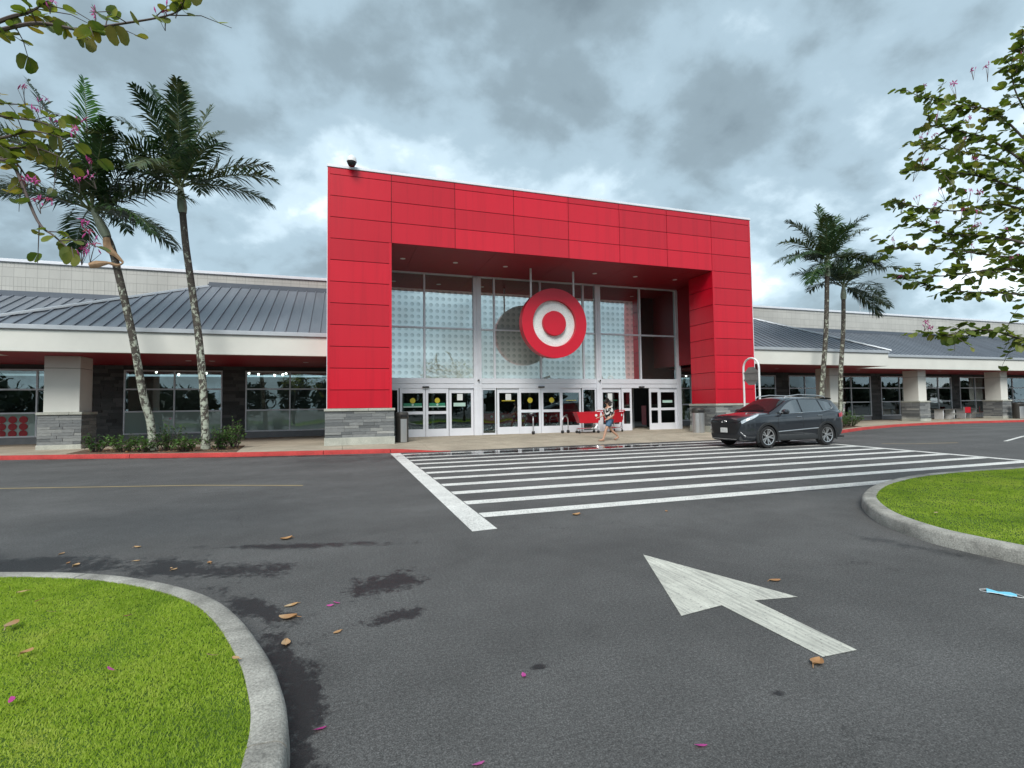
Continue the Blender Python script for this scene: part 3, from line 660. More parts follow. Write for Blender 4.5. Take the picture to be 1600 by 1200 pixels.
# red dot print on the low panes beside the stone pillar
dm = MB().lathe([(0, 0), (.155, 0)], 24, 'y').mesh('printed_dot', plain('red_print', (.34, .010, .020), .5))
for i in range(6):
    for k in range(3): link('printed_dot', dm, wl_objs[2], loc=Vector((-13.35 - .38 * i, WY - .001, .60 + .31 * k)) - wl(wl_objs[2]))
# dim interior behind the wings' glass, with lit ceiling lamps
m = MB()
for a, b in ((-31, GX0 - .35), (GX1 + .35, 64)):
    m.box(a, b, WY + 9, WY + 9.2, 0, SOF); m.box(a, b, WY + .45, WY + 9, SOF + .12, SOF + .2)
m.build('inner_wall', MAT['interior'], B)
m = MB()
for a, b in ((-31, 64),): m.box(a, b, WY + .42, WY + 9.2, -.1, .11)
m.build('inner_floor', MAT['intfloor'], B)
lm = MB().lathe([(0, 0), (.045, 0), (.055, .02), (.055, .12)], 10).mesh('ceiling_lamp', [MAT['lamp']])
for k in range(26):
    x = rnd.choice([-1, 1]) * 0 + rnd.uniform(-15, -1) if k < 20 else rnd.uniform(20, 40)
    link('ceiling_lamp', lm, B, loc=Vector((x, WY + rnd.uniform(2.0, 8), SOF - .02)) - wl(B))
shelfm = [plain('shelf_goods_%d' % i, c, .6, 0, .4, .4, 6) for i, c in enumerate(((.30, .05, .05), (.16, .17, .05), (.08, .10, .16), (.22, .20, .17)))]
for k in range(14):
    x = -25 + k * 2.0 if k < 12 else 20 + (k - 12) * 4
    m = MB(); m.box(x, x + 1.5, WY + 2.5 + (k % 3), WY + 3.1 + (k % 3), .11, 1.45 + .25 * (k % 2)); m.build('display_shelf', shelfm[k % 4], B, bevel=.02)

# ---- porch and wing roofs
FY, FZ = 22.05, 4.60; WFY = 23.80; SL = .5; HX = -12.1
m = MB()
def fascia(x0, x1, yf, ret=None):
    m = MB().box(x0, x1, yf, yf + .25, SOF, 4.43); m.build('fascia', MAT['fascia'], B)
    MB().box(x0 - .03, x1 + .03, yf - .09, yf + .24, 4.435, 4.60).build('gutter', MAT['gutter'], B, bevel=.015)
fascia(HX, PX[0] - .03, FY); fascia(PX[3] + .03, mirror(HX), FY); fascia(-32, HX - .05, WFY); fascia(mirror(HX) + .05, 70, WFY)
for xe, s in ((HX, 1), (mirror(HX), -1)):
    MB().box(min(xe, xe + s * .25), max(xe, xe + s * .25), FY + .26, WFY + .2, SOF, 4.43).build('fascia', MAT['fascia'], B)
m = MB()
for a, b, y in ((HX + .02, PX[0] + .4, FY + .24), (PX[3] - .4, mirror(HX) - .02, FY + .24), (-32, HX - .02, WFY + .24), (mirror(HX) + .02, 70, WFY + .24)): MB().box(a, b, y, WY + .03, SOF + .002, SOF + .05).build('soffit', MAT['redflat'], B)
for x in (-12.9, -6.3, -5.4, -1.6, 22.5, 26.0, 33, 41): link('downlight', dl, B, loc=Vector((x, 25.2, SOF - .006)) - wl(B))
SP = .43
def roof_strips(x0, x1, yf, name_parent, cut=None):
    """standing-seam strips running up the slope; cut(x) gives the lower y where a hip clips the strip"""
    n = int(round((x1 - x0) / SP)); root = None
    for i in range(n):
        a, b = lerp(x0, x1, i / n), lerp(x0, x1, (i + 1) / n)
        def zz(y): return FZ + SL * (y - yf)
        ta, tb = (cut(a), cut(b)) if cut else (WY, WY)
        if max(ta, tb) <= yf + .05: continue
        ta, tb = max(ta, yf + .02), max(tb, yf + .02)
        m = MB(); y0 = yf - .06
        m.face([(a, y0, zz(y0)), (b, y0, zz(y0)), (b, tb, zz(tb)), (a, ta, zz(ta))])
        m.face([(a, y0, zz(y0)), (b, y0, zz(y0)), (b, y0, zz(y0) - .03), (a, y0, zz(y0) - .03)])
        s = .022; h = .055
        P = [[(a - s, y, zz(y) - .01), (a - s, y, zz(y) + h), (a + s, y, zz(y) + h), (a + s, y, zz(y) - .01)] for y in (y0, ta)]
        m.grid(P); m.face(P[0]); m.face(P[1])
        if root is None: root = m.build('roof', MAT['roof'], B)
        else: m.build('roof_panel', MAT['roof'], root)
cutL = lambda x: min(WY, FY + max(0, x - HX)); cutR = lambda x: min(WY, FY + max(0, mirror(HX) - x))
roof_strips(HX, PX[0] + .1, FY, 'p', cutL); roof_strips(PX[3] - .1, mirror(HX), FY, 'p', cutR)
roof_strips(-32, HX + 4.4, WFY, 'w'); roof_strips(mirror(HX) - 4.4, 60, WFY, 'w')
for xh, s in ((HX, 1), (mirror(HX), -1)):       # hidden hip ends and the pale hip caps
    m = MB(); m.face([(xh, FY, FZ), (xh + s * 6.15, WY, FZ + 3.07), (xh, WY, FZ - .1)]); m.build('hip_end', MAT['roof'], B)
    P0 = Vector((xh - s * .12, FY - .12, FZ)); P1 = Vector((xh + s * 6.1, WY - .05, FZ + 3.05)); d = (P1 - P0).normalized(); n = Vector((d.y, -d.x, 0)).normalized() * .13
    m = MB(); up = Vector((0, 0, .075)); m.grid([[tuple(P - n - up * .4), tuple(P - n * .7 + up * .6), tuple(P + up), tuple(P + n * .7 + up * .6), tuple(P + n - up * .4)] for P in (P0, P1)]); m.build('hip_cap', MAT['gutter'], B)
m = MB()
for a, b, z in ((HX + 5.9, GX0, FZ + SL * (WY - FY)), (GX1, mirror(HX) - 5.9, FZ + SL * (WY - FY)), (-32, HX + 5, FZ + SL * (WY - WFY)), (mirror(HX) - 5, 66, FZ + SL * (WY - WFY))):
    MB().box(a, b, WY - .34, WY + .055, z - .22, z - .02).box(a, b, WY - .10, WY + .052, z - .02, z + .12).build('flashing', MAT['flash'], B)

# ---- curtain wall of the entrance
ZD0, ZH0, ZH1, ZT1, ZG1 = .10, 2.46, 2.95, 5.42, 8.06
BIG = [(6.23, 6.63), (13.05, 13.36)]
f = MB()
f.box(GX0, GX1, GY - .06, GY + .14, ZH0 + .235, ZH1); f.box(GX0, GX1, GY - .03, GY + .14, ZH0, ZH0 + .23)                 # header bands
f.box(GX0, GX1, GY - .05, GY + .12, ZG1, PZS - .002)
for a, b in BIG: f.box(a, b, GY - .10, GY + .13, .1, ZG1 - .002); f.box((a + b) / 2 - .035, (a + b) / 2 + .035, GY - .125, GY - .1, .1, ZG1 - .004)
f.box(GX1 - .14, GX1 + .12, GY - .08, GY + .12, .1, ZG1 - .003); f.box(GX0, GX0 + .12, GY - .08, GY + .12, .1, ZG1 - .003)
curtain = f.build('curtain_wall_frame', MAT['alumw'], B)
MULL = [[GX0 + .12, 3.79, 6.23], [6.63, 7.34, 9.87, 12.35, 13.05], [13.36, 15.87, GX1 - .14]]
for bay in MULL:
    for i in range(len(bay) - 1):
        a, b = bay[i], bay[i + 1]; a2 = a + (.045 if i else 0); b2 = b - (.045 if i < len(bay) - 2 else 0)
        for z0, z1 in ((ZH1 + .002, ZT1 - .04), (ZT1 + .04, ZG1 - .002)):
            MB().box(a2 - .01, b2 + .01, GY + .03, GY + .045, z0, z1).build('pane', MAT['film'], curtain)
        MB().box(a, b, GY - .04, GY + .10, ZT1 - .04, ZT1 + .04).build('transom', MAT['alumw'], curtain)
        if i: MB().box(a - .045, a + .045, GY - .045, GY + .10, ZH1, ZG1).build('mullion', MAT['alumw'], curtain)
def door_leaf(a, b, y, split=True, name='door', mat='alumw', rail=True):
    m = MB(); st = .115; zb, zt = ZD0, ZH0; w = MB
    m.box(a, a + st, y, y + .05, zb, zt); m.box(b - st, b, y, y + .05, zb, zt); m.box(a + st, b - st, y + .001, y + .05, zb, zb + .38); m.box(a + st, b - st, y + .001, y + .05, zt - .24, zt)
    if split: m.box(a + st, b - st, y + .001, y + .05, 1.20, 1.34)
    d = m.build(name, MAT[mat], B)
    for z0, z1 in (((zb + .38, 1.20), (1.34, zt - .24)) if split else ((zb + .38, zt - .24),)):
        MB().box(a + st - .008, b - st + .008, y + .02, y + .03, z0 - .008, z1 + .008).build('pane', MAT['doorglass'], d)
    return d
def side_light(a, b):
    m = MB(); m.box(a, a + .06, GY, GY + .08, ZD0, ZH0); m.box(b - .06, b, GY, GY + .08, ZD0, ZH0); m.box(a + .06, b - .06, GY + .001, GY + .08, ZD0, ZD0 + .10); m.box(a + .06, b - .06, GY + .001, GY + .08, ZH0 - .09, ZH0)
    d = m.build('side_light', MAT['alumw'], B); MB().box(a + .05, b - .05, GY + .03, GY + .04, ZD0 + .09, ZH0 - .08).build('pane', MAT['doorglass'], d); return d
def sticker(d, x0, x1, y, z0, z1, c, name='sticker'):
    MB().box(x0, x1, y - .003, y, z0, z1).build(name, c, d)
M_yel = plain('yellow_decal', (.50, .42, .03), .5); M_grn = plain('green_decal', (.02, .20, .11), .5); M_pap = plain('paper_notice', (.70, .73, .72), .6); M_mint = plain('pale_green_decal', (.42, .60, .53), .5)
def disc(d, x, y, z, r, c):
    MB().lathe([(0, 0), (r, 0)], 20, 'y', (x, y - .006, z)).build('round_sticker', c, d)
side_light(2.0, 2.55); 
for a, b in ((2.60, 3.82), (3.84, 4.96)):
    d = door_leaf(a, b, GY - .0, True, 'sliding_door'); mid = (a + b) / 2; disc(d, mid, GY, 1.86, .13, M_yel); sticker(d, a + .17, b - .17, GY + .018, 1.60, 1.74, M_grn); sticker(d, a + .15, b - .15, GY + .0155, 1.535, 1.595, M_mint); disc(d, mid, GY - .002, 1.66, .055, M_mint)
d = door_leaf(5.0, 6.22, GY + .06, False, 'fixed_door'); sticker(d, 5.40, 5.68, GY + .078, 1.86, 2.18, M_pap, 'notice'); sticker(d, 5.22, 5.82, GY + .078, 1.56, 1.74, M_mint)
side_light(6.65, 7.40)
d = door_leaf(7.46, 8.68, GY + .06, False, 'fixed_door'); sticker(d, 7.92, 8.22, GY + .078, 1.85, 2.17, M_pap, 'notice'); sticker(d, 7.72, 8.42, GY + .078, 1.80, 1.835, M_yel)
for a, b in ((8.62, 9.83), (9.85, 11.02)):
    d = door_leaf(a, b, GY, True, 'sliding_door'); disc(d, (a + b) / 2, GY, 1.83, .14, M_yel)
d = door_leaf(10.98, 12.17, GY + .06, False, 'fixed_door'); sticker(d, 11.3, 11.9, GY + .078, 1.79, 1.82, M_yel)
side_light(12.22, 13.04)
d = door_leaf(13.37, 14.60, GY + .06, False, 'fixed_door'); sticker(d, 13.80, 14.08, GY + .078, 1.40, 2.17, M_pap, 'notice'); sticker(d, 13.5, 14.4, GY + .078, 1.78, 1.80, M_grn)
door_leaf(14.62, 15.25, GY, True, 'sliding_door'); door_leaf(16.38, 17.05, GY, True, 'sliding_door')
d = door_leaf(17.06, 18.22, GY + .06, True, 'fixed_door'); sticker(d, 17.3, 17.95, GY + .078, 1.62, 1.76, M_mint)
for x in (3.83, 9.84, 15.85): MB().box(x - .16, x + .16, GY - .14, GY - .03, ZH0 + .02, ZH0 + .09).build('door_sensor', MAT['black'], B, bevel=.01)
# vestibule inside
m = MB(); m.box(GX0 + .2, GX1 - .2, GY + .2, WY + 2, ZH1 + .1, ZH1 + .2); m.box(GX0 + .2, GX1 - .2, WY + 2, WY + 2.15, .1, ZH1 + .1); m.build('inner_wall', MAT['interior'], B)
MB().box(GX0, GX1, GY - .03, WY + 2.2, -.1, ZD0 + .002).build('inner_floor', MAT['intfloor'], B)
for a in (3.0, 4.6, 8.2, 10.2, 14.2, 17.0):
    MB().box(a, a + .12, WY - .6, WY - .5, .1, ZH1).build('inner_post', MAT['alumw'], B)
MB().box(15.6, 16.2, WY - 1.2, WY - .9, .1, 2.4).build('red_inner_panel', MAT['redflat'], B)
for x in (4, 9.6, 15): link('ceiling_lamp', lm, B, loc=Vector((x, GY + 1.6, ZH1 + .0)) - wl(B))
cm = MB().lathe([(0, -.10), (.05, -.10), (.06, -.06), (.06, 0)], 12, 'y').mesh('bullet_camera', MAT['white']); cl_ = MB().lathe([(0, -.112), (.045, -.108), (.045, -.09)], 12, 'y').mesh('lens', MAT['black'])
for x in (6.44, 13.2):
    o = link('bullet_camera', cm, B, loc=Vector((x, GY - .12, ZH1 - .10)) - wl(B)); link('lens', cl_, o)
# antenna mast on the roof edge
m = MB().tube([(37.9, 28.6, 8.3), (37.9, 28.6, 9.05)], .03, 6); m.tube([(37.9, 28.6, 8.78), (38.5, 28.6, 8.80)], .025, 6); m.build('antenna', MAT['gutter'], B)
# dome camera on the portal
m = MB(); m.tube([(.33, PY + .1, PZT + .1), (.33, PY + .1, PZT + .42), (.33, PY - .28, PZT + .44)], .035, 8); m.lathe([(0, .30), (.10, .29), (.17, .22), (.19, .10), (.19, .06), (0, .06)], 18, 'z', (.33, PY - .30, PZT + .10))
o = m.build('dome_camera', MAT['white'], B, smooth=True); MB().lathe([(.175, .062), (.165, 0), (.12, -.09), (.06, -.125), (0, -.13)], 18, 'z', (.33, PY - .30, PZT + .10)).build('dome', MAT['black'], o, smooth=True)

# ------------------------------------------------------------------ bullseye sign hanging in the opening
SX, SY, SZ = 9.70, 22.70, 5.50
S = empty('bullseye_sign', (SX, SY, SZ - 1.7), label='round red and white bullseye sign hung on two rods above the doors', cat='sign')
def ringy(r0, r1, y0, y1, mat, name, par):
    prof = [(r0, y1), (r0, y0), (r1, y0), (r1, y1), (r0, y1)] if r0 > 0 else [(0, y0), (r1 - .02, y0), (r1, y0 + .02), (r1, y1), (0, y1)]
    return MB().lathe(prof, 72, 'y', (SX, SY, SZ)).build(name, mat, par, smooth=True, angle=35)
ringy(1.13, 1.68, -.22, .20, MAT['signred'], 'outer_ring', S); ringy(0, 1.14, -.02, .19, MAT['signwhite'], 'white_disc', S); ringy(0, .60, -.20, -.018, MAT['signred'], 'centre_dot', S)
MB().lathe([(1.10, .20), (1.68, .20), (1.66, .22), (0, .22), (0, .19)], 48, 'y', (SX, SY, SZ)).build('back_plate', MAT['bronze'], S)
for dx in (-1.13, 1.11): MB().tube([(SX + dx, SY, SZ + .9), (SX + dx, SY, PZS + .02)], .05, 10).build('hanger_rod', MAT['white'], S, smooth=True)

# ================================================================== THINGS ON THE SIDEWALK
def bin_(loc, rz, r, h, label, side):
    t = empty('trash_can', loc, rz, label, 'trash can'); m = MB()
    m.lathe([(0, 0), (r, 0), (r, h * .80), (r * .98, h * .80)], 24); m.build('body', MAT['bronze'] if side else MAT['steel'], t, local=True, smooth=True)
    m = MB(); m.lathe([(r * 1.0, h * .80), (r * 1.02, h * .81), (r * 1.02, h * .93), (r * .96, h * .98), (r * .7, h), (0, h)], 24); m.build('lid', MAT['bronze'], t, local=True, smooth=True)
    m = MB(); a0, a1 = R(-118), R(-62)     # bright curved front plate
    for k in range(3 if not side else 1):
        s0, s1 = (lerp(a0 - .3, a1 + .3, k / 3), lerp(a0 - .3, a1 + .3, (k + 1) / 3 - .02)) if not side else (a0, a1)
        P = []
        for i in range(9):
            a = lerp(s0, s1, i / 8); P.append([(math.cos(a) * (r + .012), math.sin(a) * (r + .012), .02), (math.cos(a) * (r + .012), math.sin(a) * (r + .012), h * .77)])
        m.grid(P)
    m.build('front_plate', MAT['steel'], t, local=True, smooth=True)
    m = MB().box(-.14, .14, -r * 1.03, -r * .9, h * .83, h * .91); m.build('opening', MAT['black'], t, local=True, bevel=.01)
    return t
bin_((2.33, 21.45, .11), R(12), .27, 1.25, 'dark bronze trash can with a pale front plate beside the red pier', True)
bin_((16.75, 21.15, .11), R(-10), .30, 1.22, 'ribbed steel trash can against the stone base near the parked car', False)
bin_((47.3, 24.0, .13), R(-20), .32, 1.18, 'pale trash can at the far stone pillar past the outdoor tables', True)
def hoop(x, y, rz, w, label):
    t = empty('hoop_barrier', (x, y, .108), rz, label, 'barrier'); h = .88; r = w / 2
    pts = [(-r, 0, 0), (-r, 0, h - r)] + [(-r * math.cos(a), 0, h - r + r * math.sin(a)) for a in [R(k * 15) for k in range(1, 12)]] + [(r, 0, h - r), (r, 0, 0)]
    MB().tube(pts, .032, 10).build('steel_hoop', MAT['steel'], t, local=True, smooth=True)
    for s in (-r, r): MB().lathe([(.0, .18), (.06, .16), (.085, .10), (.075, .04), (.05, 0)], 14, 'z', (s, 0, 0)).build('rubber_foot', MAT['black'], t, local=True, smooth=True)
hoop(9.10, 24.05, R(69), .42, 'steel hoop barrier before the middle sliding doors, farther from the red carts'); hoop(10.88, 24.1, R(30), .50, 'steel hoop barrier before the middle sliding doors, next to the red cart')
# stop sign seen from behind in a hoop post
t = empty('road_sign', (17.55, 18.45, .02), 0, 'grey back of an octagonal road sign inside a white hoop post beside the car', 'sign')
h = 3.55; r = .46; pts = [(0, -r, 0), (0, -r, h - r)] + [(0, -r * math.cos(R(k * 15)), h - r + r * math.sin(R(k * 15))) for k in range(1, 12)] + [(0, r, h - r), (0, r, 0)]
MB().tube(pts, .045, 10).build('hoop_post', MAT['white'], t, local=True, smooth=True)
o8 = [(.44 * math.cos(R(22.5 + 45 * k)), .44 * math.sin(R(22.5 + 45 * k))) for k in range(8)]
m = MB(); m.v = [(0, y, z + 2.74) for y, z in o8] + [(.012, y, z + 2.74) for y, z in o8]; m.f = [tuple(range(8)), tuple(range(15, 7, -1))] + [(i, (i + 1) % 8, 8 + (i + 1) % 8, 8 + i) for i in range(8)]; m.m = [0] * 10
m.build('sign_plate', MAT['signback'], t, local=True)
m = MB(); m.v = [(.0135, y * .96, z * .96 + 2.74) for y, z in o8]; m.f = [tuple(range(8))]; m.m = [0]; m.build('sign_face', MAT['signred'], t, local=True)
m = MB().box(-.03, -.002, -.44, .44, 2.55, 2.60); m.box(-.03, -.002, -.44, .44, 2.88, 2.93); m.build('bracket', MAT['signback'], t, local=True)
for s in (-r, r): MB().lathe([(0, .04), (.09, .04), (.10, 0)], 12, 'z', (0, s, 0)).build('base_plate', MAT['white'], t, local=True)

# ---- shopping carts (local: +x is the front)
def make_cart(label, group=None):
    t = empty('shopping_cart', (0, 0, 0), 0, label, 'cart', group); m = MB()
    def ring(x0, x1, w, z): return [(x0, -w, z), (x1, -w * .8, z), (x1, w * .8, z), (x0, w, z)]
    a = ring(-.42, .40, .24, .48); b = ring(-.50, .56, .30, .98)
    for s, (lo, hi) in ((0, (a, b)), (1, (ring(-.40, .385, .228, .50), ring(-.48, .545, .288, .985)))):
        for i in range(4): m.face([lo[i], lo[(i + 1) % 4], hi[(i + 1) % 4], hi[i]])
        m.face(lo)
    m.build('basket', MAT['redplastic'], t, local=True)
    m = MB(); q = b + [b[0]]; m.tube([(x, y, .985) for x, y, z in q], .018, 8); m.tube([(-.62, -.27, 1.06), (-.64, 0, 1.07), (-.62, .27, 1.06)], .022, 8)
    for s in (-.27, .27): m.tube([(-.62, s, 1.06), (-.48, s, .98)], .016, 6)
    m.build('handle_rim', MAT['redplastic'], t, local=True, smooth=True)
    m = MB()
    for s in (-1, 1): m.tube([(-.42, s * .22, .52), (-.30, s * .22, .24), (.46, s * .16, .20)], .014, 6); m.tube([(-.42, s * .22, .50), (-.44, s * .24, .17), (-.30, s * .23, .16)], .014, 6)
    m.tube([(-.30, -.22, .22), (-.30, .22, .22)], .012, 6); m.tube([(.46, -.16, .20), (.46, .16, .20)], .012, 6); m.build('frame', MAT['chrome'], t, local=True, smooth=True)
    m = MB().box(-.25, .40, -.15, .15, .225, .24); m.build('lower_tray', MAT['redplastic'], t, local=True)
    wm = MB().lathe([(0, -.018), (.05, -.018), (.065, -.012), (.065, .012), (.05, .018), (0, .018)], 14, 'y').mesh('wheel', MAT['rubber'], smooth=True)
    for x in (-.42, .43):
        for s in (-1, 1): link('wheel', wm, t, loc=(x, s * (.23 if x < 0 else .15), .065)); 
    m = MB()
    for x in (-.42, .43):
        for s in (-1, 1): y = s * (.23 if x < 0 else .15); m.tube([(x, y, .07), (x - .02, y, .2)], .012, 5)
    m.build('caster', MAT['chrome'], t, local=True)
    for s in (-1, 1): MB().lathe([(0, 0), (.06, 0)], 16, 'y', (-.30, s * .305, .84)).build('round_logo', MAT['white'], t, local=True)
    m = MB().box(-.50, -.485, -.25, .25, .60, .96); m.build('seat_flap', MAT['redplastic'], t, local=True)
    return t
c0 = make_cart('red plastic shopping cart in front of the narrow dark side light'); c0.location = (11.85, 23.55, .112); c0.rotation_euler.z = R(178); c0.scale = (1.18, 1.1, 1.08)
c1 = copy_tree(c0); c1['label'] = 'red shopping cart behind the walking woman near the open door'; c1.location = (13.45, 23.75, .112); c1.rotation_euler.z = R(205); c1.scale = (1.08, 1.08, 1.06)
for k in range(9):
    c = copy_tree(c0); c['label'] = 'red shopping cart in the nested row inside the entrance glass'; c['group'] = 'carts stored inside the entrance'; c.location = (7.2 + k * .62, 26.4, .103); c.rotation_euler.z = R(180 + rnd.uniform(-3, 3)); c.scale = (1.08, 1.08, 1.06)

# ---- outdoor tables and chairs under the far roof
def make_table(loc, label):
    t = empty('outdoor_table', loc, 0, label, 'table', 'tables on the patio'); MB().box(-.75, .75, -.40, .40, .72, .76).build('table_top', MAT['signback'], t, local=True, bevel=.01)
    for sx in (-.6, .6): MB().box(sx - .04, sx + .04, -.30, .30, .0, .72).build('leg', MAT['white'], t, local=True)
    for sy in (-.72, .72): MB().box(-.75, .75, sy - .14, sy + .14, .42, .45).build('bench_seat', MAT['signback'], t, local=True)
    MB().box(-.56, .56, -.7, -.64, .34, .42).build('brace', MAT['white'], t, local=True); MB().box(-.56, .56, .64, .7, .34, .42).build('brace', MAT['white'], t, local=True)
def make_chair(loc, rz, mat, label):
    t = empty('patio_chair', loc, rz, label, 'chair'); MB().box(-.22, .22, -.22, .22, .43, .46).build('seat', mat, t, local=True, bevel=.01)
    MB().box(-.22, .22, .20, .23, .46, .88).build('backrest', mat, t, local=True, bevel=.01)
    for sx in (-1, 1):
        for sy in (-1, 1): MB().tube([(sx * .20, sy * .20, 0), (sx * .19, sy * .19, .43)], .014, 6).build('leg', MAT['steel'], t, local=True)
make_table((43.1, 26.3, .136), 'grey outdoor picnic table between the stone pillars, with a grey chair at its end'); make_table((46.6, 26.9, .136), 'grey outdoor picnic table between the stone pillars, with red chairs beside it')
make_chair((44.4, 26.0, .136), R(200), MAT['signback'], 'grey patio chair between the two picnic tables'); make_chair((45.3, 26.2, .136), R(160), MAT['redplastic'], 'red patio chair at the picnic table, on the entrance side'); make_chair((48.3, 26.7, .136), R(30), MAT['redplastic'], 'red patio chair tucked behind the far stone pillar')

# ================================================================== CAR
def m_carpaint():
    t = NT('grey_car_paint'); return t.set(t.mix(1, (.026, .030, .037, 1), t.ramp(t.noise(t.obj(), 3, 2), (.3, .95), (.7, 1.05)), 'MULTIPLY'), .28, .35, .5, Coat_Weight=1.0, Coat_Roughness=.04)
MAT['car'] = m_carpaint(); MAT['clad'] = plain('black_cladding', (.018, .019, .020), .55); MAT['carglass'] = NT('tinted_car_glass').set((.012, .014, .015), .02, 0, .32); MAT['sideglass'] = NT('side_car_glass').set((.03, .035, .037), .02, .0, 1.0, Coat_Weight=1.0, Coat_Roughness=.02, Coat_IOR=2.2)
MAT['headlight'] = NT('headlight_lens').set((.55, .60, .64), .08, .3, .8); MAT['tail'] = NT('tail_lamp').set((.40, .02, .03), .1, 0, .8)
def make_car(loc, rz, scale):
    C = empty('parked_car', loc, rz, 'dark grey compact SUV with silver roof rails stopped on the crossing', 'car'); C.scale = (scale,) * 3
    X = [2.255, 2.235, 2.18, 2.05, 1.85, 1.6, 1.33, 1.0, .5, 0, -.8, -1.33, -1.8, -2.08, -2.25, -2.33, -2.345][::-1]
    TOP = [.86, .95, 1.01, 1.065, 1.10, 1.13, 1.16, 1.185, 1.18, 1.18, 1.19, 1.2, 1.2, 1.2, 1.15, 1.05, .95][::-1]
    SH = [.75, .83, .90, .97, 1.015, 1.035, 1.045, 1.06, 1.075, 1.095, 1.135, 1.16, 1.165, 1.155, 1.09, 1.0, .92][::-1]
    WM = [.50, .62, .73, .835, .895, .915, .92, .915, .905, .905, .915, .925, .915, .88, .80, .72, .64][::-1]
    ZB = [.34, .28, .24, .22, .21, .21, .21, .21, .21, .21, .21, .21, .23, .29, .36, .40, .44][::-1]
    m = MB(); N = 64; rows = []
    for i in range(N + 1):
        u = i / N; x = lerp(-2.345, 2.255, u); u2 = .5 - .5 * math.cos(math.pi * u); x = lerp(x, lerp(-2.345, 2.255, u2), .7)
        w, zt, zs, zb = (interp(x, X, a) for a in (WM, TOP, SH, ZB))
        half = [(0, zb), (w * .78, zb), (w * .93, zb + .05), (w * .985, zb + .18), (w, min(.62, zs - .1)), (w * .985, lerp(.62, zs, .45)), (w * .985, zs - .07), (w * .955, zs - .01), (w * .90, zs + .25 * (zt - zs)), (w * .70, zs + .62 * (zt - zs)), (w * .38, zs + .92 * (zt - zs)), (0, zt)]
        rows.append([(x, y, z) for y, z in half] + [(x, -y, z) for y, z in half[-2:0:-1]] + [(x, *half[0])])
    m.grid(rows); m.face(rows[0][:-1]); m.face(rows[-1][:-1])
    lower = m.mesh('lower', MAT['car'], smooth=True)
    ob = bpy.data.objects.new('tmp', lower); col.objects.link(ob); cut = []
    for ax in (1.33, -1.33):
        c = MB().lathe([(0, -1.2), (.405, -1.2), (.405, 1.2), (0, 1.2)], 40, 'y', (ax, 0, .36)).mesh('cut', MAT['clad']); co = bpy.data.objects.new('cut', c); col.objects.link(co)
        md = ob.modifiers.new('b', 'BOOLEAN'); md.object = co; md.operation = 'DIFFERENCE'; md.solver = 'EXACT'; cut.append(co)
    dg = bpy.context.evaluated_depsgraph_get(); body_me = bpy.data.meshes.new_from_object(ob.evaluated_get(dg)); body_me.name = 'body'
    for o in [ob] + cut: bpy.data.objects.remove(o)
    body_me.polygons.foreach_set('use_smooth', [True] * len(body_me.polygons)); body_me.set_sharp_from_angle(angle=R(42))
    body = link('body', body_me, C)
    # greenhouse shell
    GXs = [-2.22, -1.97, -1.88, -1.75, -1.2, -.5, 0, .25, 1.10]; GZ = [1.19, 1.47, 1.57, 1.615, 1.665, 1.685, 1.665, 1.62, 1.16]
    BX = [-2.25, -1.8, -1.3, 0, 1.0, 1.15]; BZ = [1.19, 1.175, 1.155, 1.10, 1.065, 1.06]; YX = [-2.25, -1.9, -1.4, 0, .8, 1.15]; YB = [.70, .81, .855, .865, .835, .79]
    def gsec(x):
        zt, zb, yb = interp(x, GXs, GZ), interp(x, BX, BZ) - .03, interp(x, YX, YB); z2 = zb + .90 * (zt - zb); y2 = yb - .34 * (z2 - zb); return zt, zb, yb, z2, y2
    def side_y(x, z): zt, zb, yb, z2, y2 = gsec(x); return yb - .34 * (z - zb)
    def top_at(x, k):
        zt, zb, yb, z2, y2 = gsec(x); a = abs(k); y = y2 * k
        z = zt - (zt - z2) * (a ** 4) - .03 * (a ** 2); return (x, y, z)
    m = MB(); rows = []
    for i in range(49):
        x = lerp(-2.22, 1.10, i / 48); zt, zb, yb, z2, y2 = gsec(x)
        h = [(x, yb, zb - .03), (x, lerp(yb, y2, .5), lerp(zb, z2, .5)), (x, y2, z2 - .02)] + [top_at(x, k) for k in (.97, .9, .75, .5, .25, 0)]
        rows.append(h + [(p[0], -p[1], p[2]) for p in h[-2::-1]])
    m.grid(rows); m.face(rows[0]); m.face(rows[-1]); m.build('cabin_shell', MAT['car'], C, local=True, smooth=True, angle=50)
    def side_glass(name, bot, top, s, mat, off=.008):
        m = MB(); n = 10; rows = []
        for i in range(n + 1):
            u = i / n; bx, bz = np.array(bot[0]) * (1 - u) + np.array(bot[1]) * u; tx, tz = np.array(top[0]) * (1 - u) + np.array(top[1]) * u
            if len(top) == 3: tx, tz = ((1 - u) ** 2) * np.array(top[0]) + 2 * u * (1 - u) * np.array(top[1]) + u * u * np.array(top[2])
            rows.append([(lerp(bx, tx, v), s * (side_y(lerp(bx, tx, v), lerp(bz, tz, v)) + off), lerp(bz, tz, v)) for v in (0, .33, .66, 1)])
        m.grid(rows); return m.build(name, mat, C, local=True, smooth=True)
    for s in (-1, 1):
        side_glass('front_window', [(.80, 1.105), (-.22, 1.135)], [(.58, 1.27), (.16, 1.56), (-.17, 1.572)], s, MAT['sideglass'])
        side_glass('rear_window', [(-.29, 1.138), (-1.20, 1.175)], [(-.24, 1.574), (-1.08, 1.56)], s, MAT['sideglass'])
        side_glass('quarter_window', [(-1.27, 1.185), (-1.74, 1.27)], [(-1.15, 1.553), (-1.62, 1.47)], s, MAT['sideglass'])
        m = MB(); pts = [(.84, 1.095), (0, 1.118), (-.7, 1.142), (-1.25, 1.168), (-1.68, 1.225), (-1.78, 1.31), (-1.72, 1.42)]
